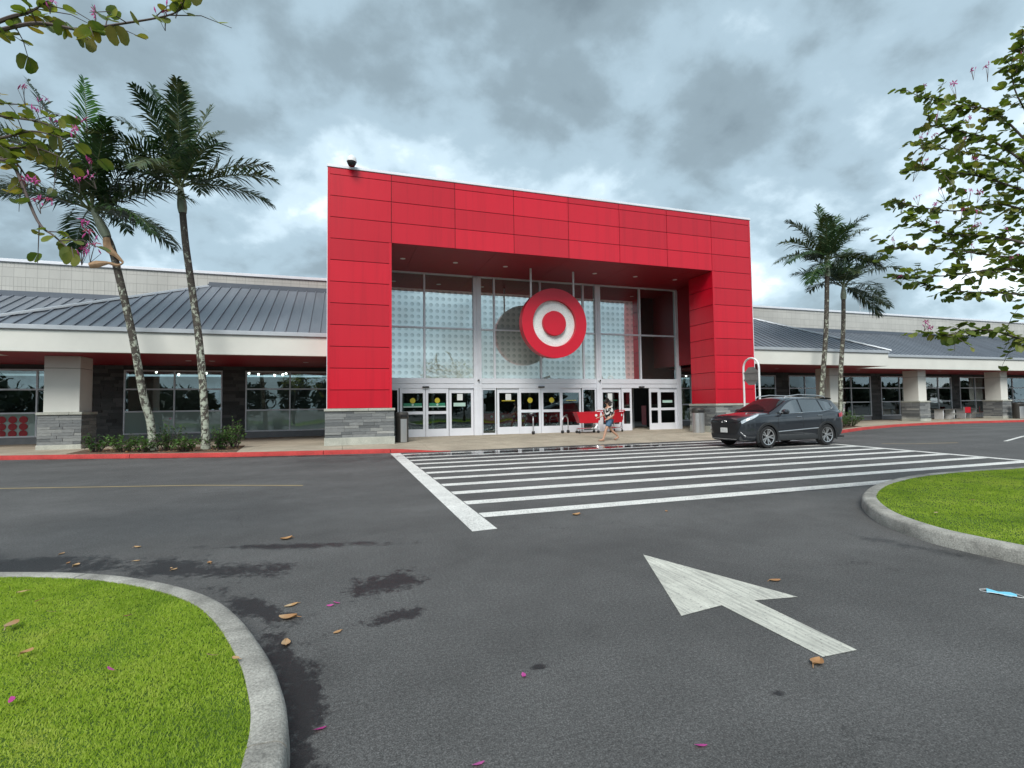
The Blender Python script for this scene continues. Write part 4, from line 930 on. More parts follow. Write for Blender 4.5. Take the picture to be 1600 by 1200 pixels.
        m.tube([(x, s * (side_y(x, z) + .010), z) for x, z in pts], .011, 6); m.build('chrome_strip', MAT['chrome'], C, local=True, smooth=True)
        m = MB(); pts = [(.25, 1.60, .60), (.18, 1.675, .60), (-.4, 1.735, .60), (-1.2, 1.71, .60), (-1.60, 1.665, .60), (-1.66, 1.61, .60)]; m.tube([(x, s * y, z) for x, z, y in pts], .020, 8); m.build('roof_rail', MAT['steel'], C, local=True, smooth=True)
        # mirrors, handles, lamps, cladding
        m = MB().lathe([(0, -.13), (.06, -.11), (.085, -.03), (.085, .06), (.06, .11), (0, .12)], 14, 'y', (.66, s * 1.00, 1.17)); m.tube([(.68, s * .80, 1.10), (.66, s * .96, 1.14)], .025, 6); m.build('mirror', MAT['car'], C, local=True, smooth=True)
        for hx, hz in ((-.05, .985), (-1.02, 1.025)): MB().box(hx - .11, hx + .11, s * .905 - .018, s * .905 + .018, hz - .016, hz + .016).build('door_handle', MAT['chrome'], C, local=True, bevel=.006)
        m = MB(); P = []
        for i in range(7):
            x = lerp(2.20, 1.68, i / 6); w, zt, zs = interp(x, X, WM), interp(x, X, TOP), interp(x, X, SH); hi = zs + .028 + .05 * (i / 6) ** 2 - .02 * (1 - i / 6); lo = hi - lerp(.085, .10, i / 6) * (1 - (i / 6) ** 3 * .8)
            P.append([(x + .012, s * (w * .995 + .006), lo), (x + .012, s * (w * .985 + .010), (lo + hi) / 2), (x + .008, s * (w * .93 + .006), hi)])
        m.grid(P); m.build('headlight', MAT['headlight'], C, local=True, smooth=True)
        m = MB(); P = []
        for i in range(5):
            x = lerp(-2.29, -1.92, i / 4); w = interp(x, X, WM); P.append([(x - .01, s * (w + .012), .99 - .01 * i), (x - .01, s * (w * .985 + .012), 1.08), (x - .01, s * (w * .93 + .012), 1.15 - .012 * i)])
        m.grid(P); m.build('tail_light', MAT['tail'], C, local=True, smooth=True)
        for ax in (1.33, -1.33):
            m = MB(); rows = []
            for i in range(25):
                a = R(lerp(-22, 202, i / 24)); c, si = math.cos(a), math.sin(a); yo = interp(ax + .44 * c, X, WM) + .006
                rows.append([(ax + .388 * c, s * (yo - .10), .36 + .388 * si), (ax + .388 * c, s * (yo + .008), .36 + .388 * si), (ax + .46 * c, s * (yo + .012), .36 + .46 * si), (ax + .478 * c, s * (yo - .03), .36 + .478 * si)])
            m.grid(rows); m.build('arch_cladding', MAT['clad'], C, local=True, smooth=True)
        m = MB(); rows = [[(x, s * (interp(x, X, WM) * .90), .215), (x, s * (interp(x, X, WM) + .010), .24), (x, s * (interp(x, X, WM) + .012), .34), (x, s * (interp(x, X, WM) - .01), .38)] for x in np.linspace(-.88, .88, 9)]
        m.grid(rows); m.build('sill_cladding', MAT['clad'], C, local=True, smooth=True)
        m = MB(); rows = [[(x, s * (interp(x, X, WM) + .008), z - .018), (x, s * (interp(x, X, WM) + .020), z), (x, s * (interp(x, X, WM) + .006), z + .018)] for x, z in zip(np.linspace(-.90, .90, 9), np.linspace(.60, .52, 9))]
        m.grid(rows); m.build('door_moulding', MAT['steel'], C, local=True, smooth=True)
        for dx in (.86, -.25, -1.15):       # door shut lines
            m = MB(); zz = np.linspace(.40, 1.07 if dx > -1 else 1.13, 8); m.tube([(dx + (.0 if dx > -1 else .18 * ((z - .4) / .6) ** .5 - .1), s * (interp(dx, X, WM) * (.998 if z < .85 else .985) + .0005), z) for z in zz], .0045, 4); m.build('door_gap', MAT['black'], C, local=True)
        m = MB().lathe([(0, .012), (.05, .01), (.058, 0), (.058, -.02)], 14, 'x', (2.10, s * .72, .50)); m.build('fog_lamp', MAT['headlight'], C, local=True, smooth=True)
        m = MB(); m.tube([(2.235, s * .52, .63), (2.205, s * .66, .52), (2.13, s * .765, .40), (2.10, s * .72, .35)], .014, 6); m.build('bumper_trim', MAT['steel'], C, local=True, smooth=True)
        m = MB().box(-2.20, -1.70, s * .70 - .16, s * .70 + .16, .25, .30); m.build('mud_guard', MAT['clad'], C, local=True)
    m = MB(); rows = [[tuple(Vector(top_at(x, k * .93)) + Vector((.008, 0, .012))) for k in np.linspace(-1, 1, 15)] for x in np.linspace(1.04, .30, 9)]; m.grid(rows); m.build('windscreen', MAT['carglass'], C, local=True, smooth=True)
    m = MB(); rows = [[tuple(Vector(top_at(x, k * .88)) + Vector((-.012, 0, .008))) for k in np.linspace(-1, 1, 13)] for x in np.linspace(-2.16, -1.93, 6)]; m.grid(rows); m.build('rear_screen', MAT['carglass'], C, local=True, smooth=True)
    m = MB(); rows = [[(x, y, z) for y in np.linspace(-.60, .60, 9)] for x, z in ((-1.68, 1.645), (-1.95, 1.61), (-1.985, 1.585), (-1.94, 1.57))]; m.grid(rows); m.build('spoiler', MAT['car'], C, local=True, smooth=True)
    # front end
    def front(name, w0, w1, z0, z1, mat, off=.012, n=12):
        m = MB(); rows = []
        for k in np.linspace(0, 1, 6):
            z = lerp(z0, z1, k); w = lerp(w0, w1, k); rr = []
            for q in np.linspace(-1, 1, 2 * n + 1):
                y = q * w; x = max(float(np.interp(abs(y), [WM_ for WM_ in WM[::-1]][:6], X[::-1][:6])), 1.9); rr.append((x + off + .02 * (1 - abs(q)) - .02 * abs(z - .6), y, z))
            rows.append(rr)
        m.grid(rows); return m.build(name, mat, C, local=True, smooth=True)
    front('grille', .52, .70, .47, .83, MAT['black']); front('upper_grille', .60, .70, .86, .91, MAT['clad'], .008); front('lower_grille', .56, .66, .30, .45, MAT['clad'], .018)
    front('skid_trim', .50, .54, .285, .305, MAT['steel'], .03)
    MB().box(2.285, 2.297, -.155, .155, .50, .66).build('number_plate', plain('number_plate_white', (.62, .62, .60), .5, 0, .4, .3, 14), C, local=True, bevel=.004)
    m = MB(); m.tube([(2.272, .10 * math.cos(a), .845 + .065 * math.sin(a)) for a in np.linspace(0, 2 * math.pi, 25)], .009, 6, False); m.tube([(2.272, .045 * math.cos(a), .845 + .06 * math.sin(a)) for a in np.linspace(0, 2 * math.pi, 25)], .007, 6, False); m.tube([(2.272, .09 * math.cos(a), .878 + .028 * math.sin(a)) for a in np.linspace(0, 2 * math.pi, 25)], .007, 6, False); m.build('front_emblem', MAT['chrome'], C, local=True, smooth=True)
    MB().box(-2.05, 2.0, -.62, .62, .26, .62).build('underbody', MAT['clad'], C, local=True)
    MB().box(-2.36, -2.27, -.66, .66, .36, .58).build('rear_bumper', MAT['clad'], C, local=True, bevel=.02)
    ty = MB().lathe([(.225, -.09), (.30, -.115), (.345, -.105), (.362, -.06), (.362, .06), (.345, .105), (.30, .115), (.225, .09), (.225, -.09)], 36, 'y').mesh('tyre', MAT['rubber'], smooth=True)
    rm = MB(); rm.lathe([(.236, -.104), (.258, -.113), (.244, -.090), (.220, .08)], 32, 'y'); rm.lathe([(0, -.085), (.05, -.085), (.06, -.07), (.06, -.03)], 16, 'y')
    for k in range(5):
        for d in (-.17, .17):
            a = 2 * math.pi * k / 5 + d * .6; a2 = 2 * math.pi * k / 5 + d * 1.25; c, si = math.cos(a), math.sin(a); p0 = Vector((math.cos(a) * .045, -.078, math.sin(a) * .045)); p1 = Vector((math.cos(a2) * .246, -.096, math.sin(a2) * .246)); n = (p1 - p0).normalized().cross(Vector((0, 1, 0))) * .017
            rm.grid([[tuple(p0 - n + Vector((0, .02, 0))), tuple(p0 - n), tuple(p0 + n), tuple(p0 + n + Vector((0, .02, 0)))], [tuple(p1 - n * 1.3 + Vector((0, .02, 0))), tuple(p1 - n * 1.3), tuple(p1 + n * 1.3), tuple(p1 + n * 1.3 + Vector((0, .02, 0)))]])
    rm = rm.mesh('rim', MAT['steel'], smooth=True); bk = MB().lathe([(0, -.045), (.222, -.045)], 24, 'y').mesh('brake', MAT['black'])
    for ax in (1.33, -1.33):
        for s in (-1, 1):
            w = link('wheel', ty, C, loc=(ax, s * .80, .362), rot=(0, 0, 0 if s < 0 else math.pi)); link('rim', rm, w); link('brake_disc', bk, w)
    return C
make_car((15.10, 14.78, .0), R(180 + 2.2), 1.05)

# ================================================================== PERSON (local +x is the walking direction)
def skin_body(name, J, E, mat, parent, sub=2, root=0):
    me = bpy.data.meshes.new(name); me.from_pydata([j[:3] for j in J], E, []); o = bpy.data.objects.new(name, me); col.objects.link(o)
    md = o.modifiers.new('s', 'SKIN'); md.use_smooth_shade = True; o.modifiers.new('d', 'SUBSURF').levels = sub
    for i, j in enumerate(J):
        sv = me.skin_vertices[0].data[i]; sv.radius = (j[3], j[4] if len(j) > 4 else j[3]); sv.use_root = (i == root)
    bpy.context.view_layer.update(); dg = bpy.context.evaluated_depsgraph_get(); r = bpy.data.meshes.new_from_object(o.evaluated_get(dg)); bpy.data.objects.remove(o)
    r.name = name; r.materials.clear(); r.materials.append(mat); r.polygons.foreach_set('use_smooth', [True] * len(r.polygons)); return link(name, r, parent)
def stripes():
    t = NT('striped_shirt'); p = t.obj(); w = t.math('SINE', t.math('MULTIPLY', t.math('ADD', t.n('ShaderNodeSeparateXYZ').outputs['X'] if False else t.math('ADD', 0, 0), 0), 1)) if False else None
    sx = t.n('ShaderNodeSeparateXYZ'); t.L.new(p, sx.inputs[0]); d = t.math('ADD', t.math('MULTIPLY', sx.outputs['X'], 60), t.math('ADD', t.math('MULTIPLY', sx.outputs['Y'], 60), t.math('MULTIPLY', sx.outputs['Z'], 22)))
    s = t.math('SINE', t.math('ADD', d, t.math('MULTIPLY', t.noise(p, 6, 2), 5))); k = t.math('DIVIDE', t.math('ADD', s, .15), .3, clamp=True)
    return t.set(t.mix(k, (.02, .02, .022, 1), (.66, .66, .64, 1)), .85, 0, .2)
def make_person(loc, rz):
    P = empty('person', loc, rz, 'person in a striped top and denim shorts walking past the red carts', 'person'); P.scale = (1.12, 1.12, 1.0)
    hip = (0, 0, .86); J = [(0, 0, .88, .13, .15), (.01, 0, 1.05, .115, .135), (.02, 0, 1.22, .12, .155), (.025, 0, 1.34, .09, .13), (.035, 0, 1.42, .048), (.05, 0, 1.475, .05), (.055, 0, 1.54, .082, .075), (.05, 0, 1.60, .078, .07)]
    E = [(0, 1), (1, 2), (2, 3), (3, 4), (4, 5), (5, 6), (6, 7)]
    def chain(start, pts):
        a = start
        for p in pts: J.append(p); E.append((a, len(J) - 1)); a = len(J) - 1
        return a
    # left (y+) leg forward, right leg pushing off behind
    chain(0, [(.02, .09, .80, .095), (.17, .10, .50, .060), (.20, .10, .44, .052), (.24, .10, .28, .050), (.30, .10, .10, .036), (.315, .10, .055, .036), (.40, .11, .035, .032), (.47, .115, .028, .022)])
    chain(0, [(-.02, -.09, .80, .095), (-.10, -.10, .50, .060), (-.13, -.10, .44, .052), (-.26, -.10, .30, .050), (-.40, -.10, .17, .036), (-.42, -.10, .13, .036), (-.355, -.10, .05, .032), (-.30, -.10, .03, .022)])
    hands = []
    w1 = chain(3, [(.02, .17, 1.32, .055), (-.06, .21, 1.10, .042), (-.075, .215, 1.05, .038), (.12, .19, .90, .028), (.15, .185, .875, .026)])
    w2 = chain(3, [(.02, -.17, 1.32, .055), (.06, -.22, 1.10, .042), (.075, -.22, 1.05, .038), (.28, -.17, .96, .028), (.31, -.165, .955, .026)])
    for w, s in ((w1, 1), (w2, -1)):
        x, y, z = J[w][:3]; a = chain(w, [(x + .05, y - s * .01, z - .01, .026, .034)])
        for k, (dy, ln) in enumerate(((-.024, .055), (-.008, .065), (.008, .062), (.024, .05))):
            chain(a, [(x + .085, y + dy, z - .015, .0095), (x + .085 + ln * .55, y + dy, z - .03, .0085), (x + .085 + ln * .7, y + dy, z - .03 - ln * .5, .0075)])
        chain(w, [(x + .035, y - s * .034, z + .005, .0105), (x + .07, y - s * .045, z - .01, .009), (x + .09, y - s * .04, z - .025, .008)])
    body = skin_body('body', J, E, MAT['skin'], P, 2)
    # face, ears and hair
    m = MB()
    for s in (-1, 1): m.lathe([(0, 0), (.018, .003), (.024, .012), (.02, .02)], 8, 'y', (.05, s * .078 if s > 0 else -.098, 1.545))
    m.tube([(.128, 0, 1.565), (.150, 0, 1.535), (.128, 0, 1.525)], [.008, .014, .008], 6); m.build('nose_and_ears', MAT['skin'], body, local=True, smooth=True)
    m = MB()
    for s in (-1, 1): m.lathe([(0, -.006), (.008, -.004), (.010, 0), (0, .004)], 8, 'x', (.134, s * .030, 1.565))
    m.tube([(.131, -.022, 1.502), (.137, 0, 1.500), (.131, .022, 1.502)], .005, 5); m.build('eyes_and_mouth', MAT['hair'], body, local=True)
    skin_body('hair', [(.02, 0, 1.60, .102, .102), (-.02, 0, 1.55, .095, .105), (-.035, 0, 1.47, .085, .10), (-.04, 0, 1.41, .06, .085), (.08, 0, 1.64, .055, .075)], [(0, 1), (1, 2), (2, 3), (0, 4)], MAT['hair'], P, 2)
    shirt = [(0, 0, .86, .168, .190), (.01, 0, 1.05, .140, .160), (.02, 0, 1.22, .138, .172), (.022, 0, 1.335, .100, .140), (.025, 0, 1.37, .060)]
    SJ = list(shirt); SE = [(0, 1), (1, 2), (2, 3), (3, 4)]
    for s, dx in ((1, -.04), (-1, .045)):
        a = len(SJ); SJ += [(.02, s * .175, 1.325, .074), (dx, s * .212, 1.15, .066), (dx * 1.3, s * .218, 1.09, .066)]; SE += [(3, a), (a, a + 1), (a + 1, a + 2)]
    skin_body('shirt', SJ, SE, stripes(), P, 2)
    skin_body('shorts', [(0, 0, .90, .145, .165), (.03, .095, .78, .112), (.10, .10, .64, .100), (.135, .10, .56, .098), (-.025, -.095, .78, .112), (-.065, -.10, .64, .100), (-.085, -.10, .56, .098)], [(0, 1), (1, 2), (2, 3), (0, 4), (4, 5), (5, 6)], MAT['denim'], P, 2)
    for x0, y0, z0, t in ((.30, .105, .012, .10), (-.42, -.10, .075, -.75)):
        m = MB(); c, s = math.cos(t), math.sin(t); rows = []
        for i in range(7):
            u = i / 6 * .24 - .03; w = .035 + .012 * math.sin(math.pi * i / 6); rows.append([(x0 + u * c, y0 - w, z0 + max(0, 0) + (u * s * .45 if t < 0 else 0)), (x0 + u * c, y0 + w, z0 + (u * s * .45 if t < 0 else 0))])
        top = [[(a[0], a[1], a[2] + .018), (b[0], b[1], b[2] + .018)] for a, b in rows]; m.grid(rows); m.grid(top)
        for r_ in (0, 1): m.grid([[q[r_] for q in rows], [q[r_] for q in top]])
        m.build('sandal', MAT['sandal'], P, local=True)
    return P
make_person((10.55, 18.95, .070), R(180))

# ================================================================== PALMS
def frond_mesh(name, L, az, el, droop, npair, lw, mat, seed, roll=0.0, plume=.5):
    """one pinnate frond: a curved rachis with leaflets as narrow folded strips"""
    rs = random.Random(seed); pts = []; d = Vector((math.cos(az) * math.cos(el), math.sin(az) * math.cos(el), math.sin(el))); p = Vector((0, 0, 0)); n = 22
    for i in range(n + 1):
        pts.append(p.copy()); t = i / n; p = p + d * (L / n); h = Vector((d.x, d.y, 0)); hl = max(h.length, .05)
        d = (d + Vector((0, 0, -droop * (0.35 + 1.5 * t) / n)) ).normalized()
    V = []; F = []; MI = []
    def add(quad, mi=0): k = len(V); V.extend(tuple(q) for q in quad); F.append(tuple(range(k, k + len(quad)))); MI.append(mi)
    for i in range(n):        # rachis, triangular section
        r0, r1 = .030 * (1 - i / n) + .005, .030 * (1 - (i + 1) / n) + .005; t = (pts[i + 1] - pts[i]).normalized(); s = t.cross(Vector((0, 0, 1)));
        if s.length < .05: s = Vector((1, 0, 0))
        s.normalize(); u = s.cross(t)
        A = [pts[i] + s * r0, pts[i] + u * r0 * .7, pts[i] - s * r0, pts[i] - u * r0]; Bq = [pts[i + 1] + s * r1, pts[i + 1] + u * r1 * .7, pts[i + 1] - s * r1, pts[i + 1] - u * r1]
        for k in range(4): add([A[k], A[(k + 1) % 4], Bq[(k + 1) % 4], Bq[k]], 1)
    for k in range(npair):
        t = .10 + .90 * (k + .5) / npair; f = t * n; i = min(int(f), n - 1); q = pts[i].lerp(pts[i + 1], f - i); tg = (pts[i + 1] - pts[i]).normalized(); s = tg.cross(Vector((0, 0, 1)))
        if s.length < .08: s = Vector((-math.sin(az), math.cos(az), 0))
        s.normalize(); u = s.cross(tg).normalized()
        ln = lw * (.35 + .65 * math.sin(math.pi * min(1, .12 + t * .80)) ** .8) * (1 - .45 * max(0, t - .75) / .25)
        for sg in (-1, 1):
            if rs.random() < .03: continue
            lift = plume * rs.uniform(-.25, 1.0); fw = .45 + .75 * t + rs.uniform(-.12, .12); l2 = ln * rs.uniform(.8, 1.12)
            dr = (s * sg + tg * fw + u * lift).normalized(); w = .033 * rs.uniform(.75, 1.25); nb = dr.cross(u + s * .3 * rs.uniform(-1, 1))
            if nb.length < .05: nb = tg
            nb.normalize(); a = q + dr * (l2 * .5) - Vector((0, 0, .03 * l2)); e = q + dr * (l2 * .93) - Vector((0, 0, rs.uniform(.12, .38) * l2))
            add([q - nb * w * .5, q + nb * w * .5, a + nb * w, a - nb * w]); add([a - nb * w, a + nb * w, e])
    me = bpy.data.meshes.new(name); me.from_pydata(V, [], F); me.materials.append(mat); me.materials.append(MAT['rachis']); me.polygons.foreach_set('material_index', MI); return me
def palm(name, pts, r0, shaft, fronds, label, seed, scale=1.0, group=None):
    base = Vector(pts[0]); t = empty('palm_tree', base, 0, label, 'palm tree', group)
    C = catmull(pts, 8); n = len(C); m = MB(); m.tube([p - base for p in C], [r0 * (1.30 - .30 * min(1, i / 5)) * (1 - .15 * i / n) for i in range(n)], 14); m.build('trunk', MAT['trunk'], t, local=True, smooth=True)
    top = C[-1]; d = (C[-1] - C[-4]).normalized(); sp = [top + d * (shaft * k / 6) for k in range(7)]; rr = [r0 * f for f in (1.0, 1.22, 1.18, 1.0, .82, .66, .45)]
    m = MB(); m.tube([p - base - d * .04 for p in sp], rr, 14); m.build('crownshaft', MAT['shaft'], t, local=True, smooth=True)
    head = sp[-1] - d * .12
    for k, (az, el, L, dr, kind) in enumerate(fronds):
        me = frond_mesh('frond', L * scale, R(az), R(el), dr, 54, .90 * scale, MAT['frondnew'] if kind == 'n' else MAT['frond'], seed * 100 + k, plume=.75 if kind != 'd' else .35)
        link('frond', me, t, loc=head - base + Vector((math.cos(R(az)) * .05, math.sin(R(az)) * .05, -.06 * (k % 3))))
    # spear leaf
    m = MB(); m.tube([head - base, head - base + d * .8, head - base + d * 1.5 * scale + Vector((.08, 0, 0))], [.04, .025, .004], 6); m.build('spear_leaf', MAT['frondnew'], t, local=True)
    return t, head
# azimuth: 0 = +x, 90 = away from the camera, 180 = -x, -90 = towards the camera
crownA = [(140, 84, 4.8, .40, 'n'), (170, 70, 4.9, .55, ''), (190, 52, 4.4, .8, ''), (165, 30, 3.8, 1.0, ''), (20, 58, 3.4, 1.1, ''), (-10, 34, 3.4, 1.2, ''), (-60, 62, 3.2, 1.0, ''), (-100, 40, 3.2, 1.2, ''), (-140, 50, 3.6, 1.1, ''), (195, 14, 3.6, 1.1, 'd'), (225, 8, 3.2, 1.2, 'd'), (-30, 5, 2.8, 1.3, 'd'), (5, -2, 2.8, 1.0, 'd'), (90, 30, 3.2, 1.2, ''), (50, 15, 3.0, 1.2, ''), (120, 10, 3.2, 1.2, 'd'), (110, 66, 4.2, .8, ''), (-10, 62, 3.6, .9, '')]
crownB = [(100, 84, 4.1, .45, ''), (150, 76, 4.1, .6, ''), (40, 78, 3.7, .7, ''), (-80, 70, 3.4, 1.0, ''), (12, 40, 3.3, .8, ''), (-8, 24, 3.3, .75, ''), (0, 8, 3.1, .75, 'd'), (178, 40, 3.4, 1.2, ''), (200, 18, 3.2, 1.3, ''), (170, 2, 3.0, 1.2, 'd'), (-140, 40, 3.0, 1.3, ''), (-50, 40, 3.0, 1.2, ''), (90, 40, 3.2, 1.2, ''), (-100, 15, 2.9, 1.3, 'd'), (165, 62, 3.4, 1.0, ''), (60, 66, 3.6, .8, ''), (-120, 66, 3.2, 1.0, ''), (185, 28, 3.2, 1.2, '')]
PA, headA = palm('palm', [(-6.30, 21.1, .10), (-6.42, 21.1, 1.2), (-6.62, 21.05, 2.05), (-6.98, 21.0, 4.27), (-7.55, 21.0, 6.94), (-7.78, 21.0, 7.62)], .130, 1.15, crownA, 'leaning palm with a curled dry sheath on its trunk, next to the white pillar', 3)
PB, headB = palm('palm', [(-4.62, 20.8, .10), (-4.68, 20.8, 1.56), (-4.88, 20.9, 3.86), (-5.18, 21, 6.0), (-5.39, 21.0, 7.55), (-5.50, 21.0, 8.72)], .128, 1.15, crownB, 'tall palm with lichen-spotted trunk in the flower bed, nearer the red pier', 4)
crownC = [(95, 84, 3.2, .5, ''), (150, 60, 3.1, .7, ''), (175, 34, 3.3, 1.0, ''), (190, 8, 3.7, .9, 'd'), (170, 16, 3.3, 1.0, 'd'), (20, 66, 3.4, .6, ''), (-10, 48, 3.2, .8, ''), (5, 24, 3.4, .9, ''), (-60, 62, 2.8, 1.0, ''), (-110, 45, 2.8, 1.2, ''), (60, 40, 3.0, 1.1, ''), (200, -18, 3.0, .8, 'd'), (-30, 10, 2.8, 1.2, 'd'), (120, 66, 3.0, .8, ''), (-140, 60, 2.8, 1.0, ''), (40, 50, 3.0, .9, '')]
crownD = [(110, 80, 2.9, .6, ''), (30, 62, 3.2, .7, ''), (0, 48, 3.5, .8, ''), (-15, 32, 3.6, .8, ''), (8, 14, 3.9, .8, ''), (-5, -6, 3.4, .6, 'd'), (185, 30, 2.8, 1.2, ''), (160, 55, 2.8, 1.0, ''), (-80, 45, 2.8, 1.2, ''), (-130, 25, 2.8, 1.2, ''), (-20, -30, 2.6, .8, 'd'), (80, 30, 2.8, 1.1, ''), (60, 55, 3.0, .9, ''), (-40, 55, 2.8, 1.0, ''), (140, 40, 2.8, 1.0, '')]
palm('palm', [(24.55, 20.9, .10), (24.62, 20.95, 1.4), (24.80, 21, 2.6), (25.2, 21, 5.4), (25.45, 21.0, 8.5)], .135, 1.1, crownC, 'taller of the two palms behind the grey car', 5)
palm('palm', [(26.30, 21.35, .10), (26.42, 21.3, 1.2), (26.55, 21.3, 3.2), (26.85, 21.3, 5.5), (26.98, 21.3, 7.38)], .125, .95, crownD, 'shorter of the two palms behind the grey car', 6)
# dry curled sheath caught on the leaning trunk
def ribbon(pts, ws, nrm):
    m = MB(); C = catmull(pts, 6); n = len(C); P = []
    for i, p in enumerate(C):
        t = i / (n - 1); w = interp(t, np.linspace(0, 1, len(ws)), ws); d = (C[min(i + 1, n - 1)] - C[max(i - 1, 0)]).normalized(); s = d.cross(Vector(nrm)).normalized(); u = Vector(nrm)
        P.append([tuple(p + s * w - u * w * .35), tuple(p + s * w * .5 + u * w * .15), tuple(p + u * w * .35), tuple(p - s * w * .5 + u * w * .15), tuple(p - s * w - u * w * .35)])
    m.grid(P); return m
ribbon([(-7.74, 20.83, 7.52), (-7.66, 20.80, 7.15), (-7.40, 20.76, 6.90), (-7.18, 20.74, 6.66)], [.10, .13, .07, .03], (0, -1, 0)).build('dry_sheath', MAT['sheath'], PA, smooth=True)
ribbon([(-7.18, 20.74, 6.66), (-7.36, 20.74, 6.56), (-7.62, 20.74, 6.62), (-7.95, 20.74, 6.56), (-8.16, 20.74, 6.50)], [.02, .05, .05, .13, .10], (0, -1, 0)).build('dry_sheath', MAT['sheath'], PA, smooth=True)

# ================================================================== ORCHID TREES
def leaf_mesh(name, mat, s=1.0):
    """two-lobed leaf folded along its midrib; stalk at the origin, blade along +x"""
    half = [(0, 0), (.00, .020), (.010, .045), (.040, .058), (.075, .052), (.100, .034), (.102, .018), (.085, .002)]
    m = MB()
    for sg in (1, -1): m.face([(x * s, sg * y * s, abs(y) * .35 * s) for x, y in (half if sg > 0 else half[::-1])])
    me = m.mesh(name, mat); me.polygons.foreach_set('use_smooth', [True] * len(me.polygons)); return me
LEAVES = [leaf_mesh('leaf', MAT['leaf']), leaf_mesh('leaf', MAT['leaf'], 1.15), leaf_mesh('leaf', MAT['leaf'], .85)]; LEAFP = leaf_mesh('leaf', MAT['leafpale'])
def flower_mesh(s=1.0):
    m = MB()
    for k in range(5):
        a = 2 * math.pi * k / 5; c, si = math.cos(a), math.sin(a)
        def P(r, w, z): return (r * c - w * si, r * si + w * c, z)
        m.grid([[P(.003 * s, -.002 * s, 0), P(.003 * s, .002 * s, 0)], [P(.022 * s, -.009 * s, .012 * s), P(.022 * s, .009 * s, .012 * s)], [P(.042 * s, -.006 * s, .010 * s), P(.042 * s, .008 * s, .006 * s)], [P(.052 * s, 0, .0), P(.052 * s, .001 * s, .0)]])
    m.tube([(0, 0, -.02 * s), (0, 0, .03 * s)], [.004 * s, .002 * s], 5); return m.mesh('flower', MAT['petal'])
FLOWER = flower_mesh(.85); BUD = MB().tube([(0, 0, 0), (0, 0, .02), (0, .004, .045)], [.003, .006, .002], 5).mesh('bud', MAT['petal'])
def orchid_tree(base, trunk, branches, flowers, label, seed, leafsize, per, extra_c, extra_r, extra_n, maxparts=290, pale=.06, twig_n=5, stalk=.12, up=.02):
    rs = random.Random(seed); b0 = Vector(base); t = empty('orchid_tree', b0, 0, label, 'tree'); m = MB()
    m.tube([Vector(p) - b0 for p in trunk], [.11 - .05 * i / (len(trunk) - 1) for i in range(len(trunk))], 10); m.build('trunk', MAT['bark'], t, local=True, smooth=True)
    leaves = []; tw = MB()
    def put(p, dirv, big=1.0): leaves.append((p, dirv, big))
    for br in branches:
        C = catmull([Vector(p) for p in br], 7); n = len(C); mm = MB(); r0 = .022 if len(br) > 3 else .010
        mm.tube([p - b0 for p in C], [lerp(r0, .0035, i / (n - 1)) for i in range(n)], 6); mm.build('limb', MAT['twig'], t, local=True, smooth=True)
        L = sum((C[i + 1] - C[i]).length for i in range(n - 1)); k = max(3, int(L * per))
        for q in range(k):
            f = (.12 + .88 * (q + rs.random()) / k) * (n - 1); i = min(int(f), n - 2); p = C[i].lerp(C[i + 1], f - i); tg = (C[i + 1] - C[i]).normalized()
            if q % 2 == 0 and twig_n:       # side twig with alternate leaves
                s = Vector((rs.uniform(-1, 1), rs.uniform(-1, 1), rs.uniform(-.5, .6))).normalized(); s = (s + tg * .8).normalized(); ln = rs.uniform(.15, .42); e = p + s * ln - Vector((0, 0, .05)); md = p + s * ln * .5 + Vector((0, 0, .02)); tw.tube([p - b0, md - b0, e - b0], [.005, .0035, .002], 4, False)
                for z in range(twig_n): u = (z + .6) / twig_n; pp = p.lerp(md, u * 2) if u < .5 else md.lerp(e, u * 2 - 1); put(pp, (s * .5 + Vector((rs.uniform(-1, 1), rs.uniform(-1, 1), rs.uniform(-.9, .25)))).normalized(), 1)
            else: put(p, (tg * .4 + Vector((rs.uniform(-1, 1), rs.uniform(-1, 1), rs.uniform(-1.0, .2)))).normalized(), 1)
    for p in flowers:                        # thin stalk, buds and an open flower
        p = Vector(p); q = p - Vector((rs.uniform(-.04, .04), rs.uniform(-.04, .04), stalk * rs.uniform(.6, 1.3))); tw.tube([q - b0, (p + q) / 2 - b0 + Vector((rs.uniform(-.01, .01), 0, 0)), p - b0], [.0035, .003, .002], 4, False)
        link('flower', FLOWER, t, loc=p - b0, rot=(rs.uniform(-1.1, 1.1), rs.uniform(-1.1, 1.1), rs.uniform(0, 6)), scale=(leafsize * rs.uniform(.75, 1.1),) * 3)
        for _ in range(2): o = Vector((rs.uniform(-.05, .05), rs.uniform(-.05, .05), rs.uniform(-.06, .02))); tw.tube([q - b0, p + o - b0], [.002, .0015], 4, False); link('bud', BUD, t, loc=p + o - b0, rot=(rs.uniform(-.6, .6), rs.uniform(-.6, .6), 0), scale=(leafsize,) * 3)
    setp(tw.build('twigs', MAT['twig'], t, local=True, smooth=True), kind='stuff')
    if len(leaves) > maxparts: rs.shuffle(leaves)
    def orient(d):
        z = Vector((rs.uniform(-.5, .5), rs.uniform(-.5, .5), 1)).normalized(); x = d.normalized(); y = z.cross(x)
        if y.length < .05: y = Vector((0, 1, 0)).cross(x)
        y.normalize(); z = x.cross(y); return Matrix((x, y, z)).transposed()
    for p, d, b in leaves[:maxparts]:
        me = LEAFP if rs.random() < pale else rs.choice(LEAVES); o = link('leaf', me, t, loc=p - b0); o.rotation_euler = orient(d).to_euler(); o.scale = (leafsize * rs.uniform(.7, 1.15),) * 3
    # all further leaves of the crown as one piece
    rest = [(p, d) for p, d, b in leaves[maxparts:]]; ec = Vector(extra_c)
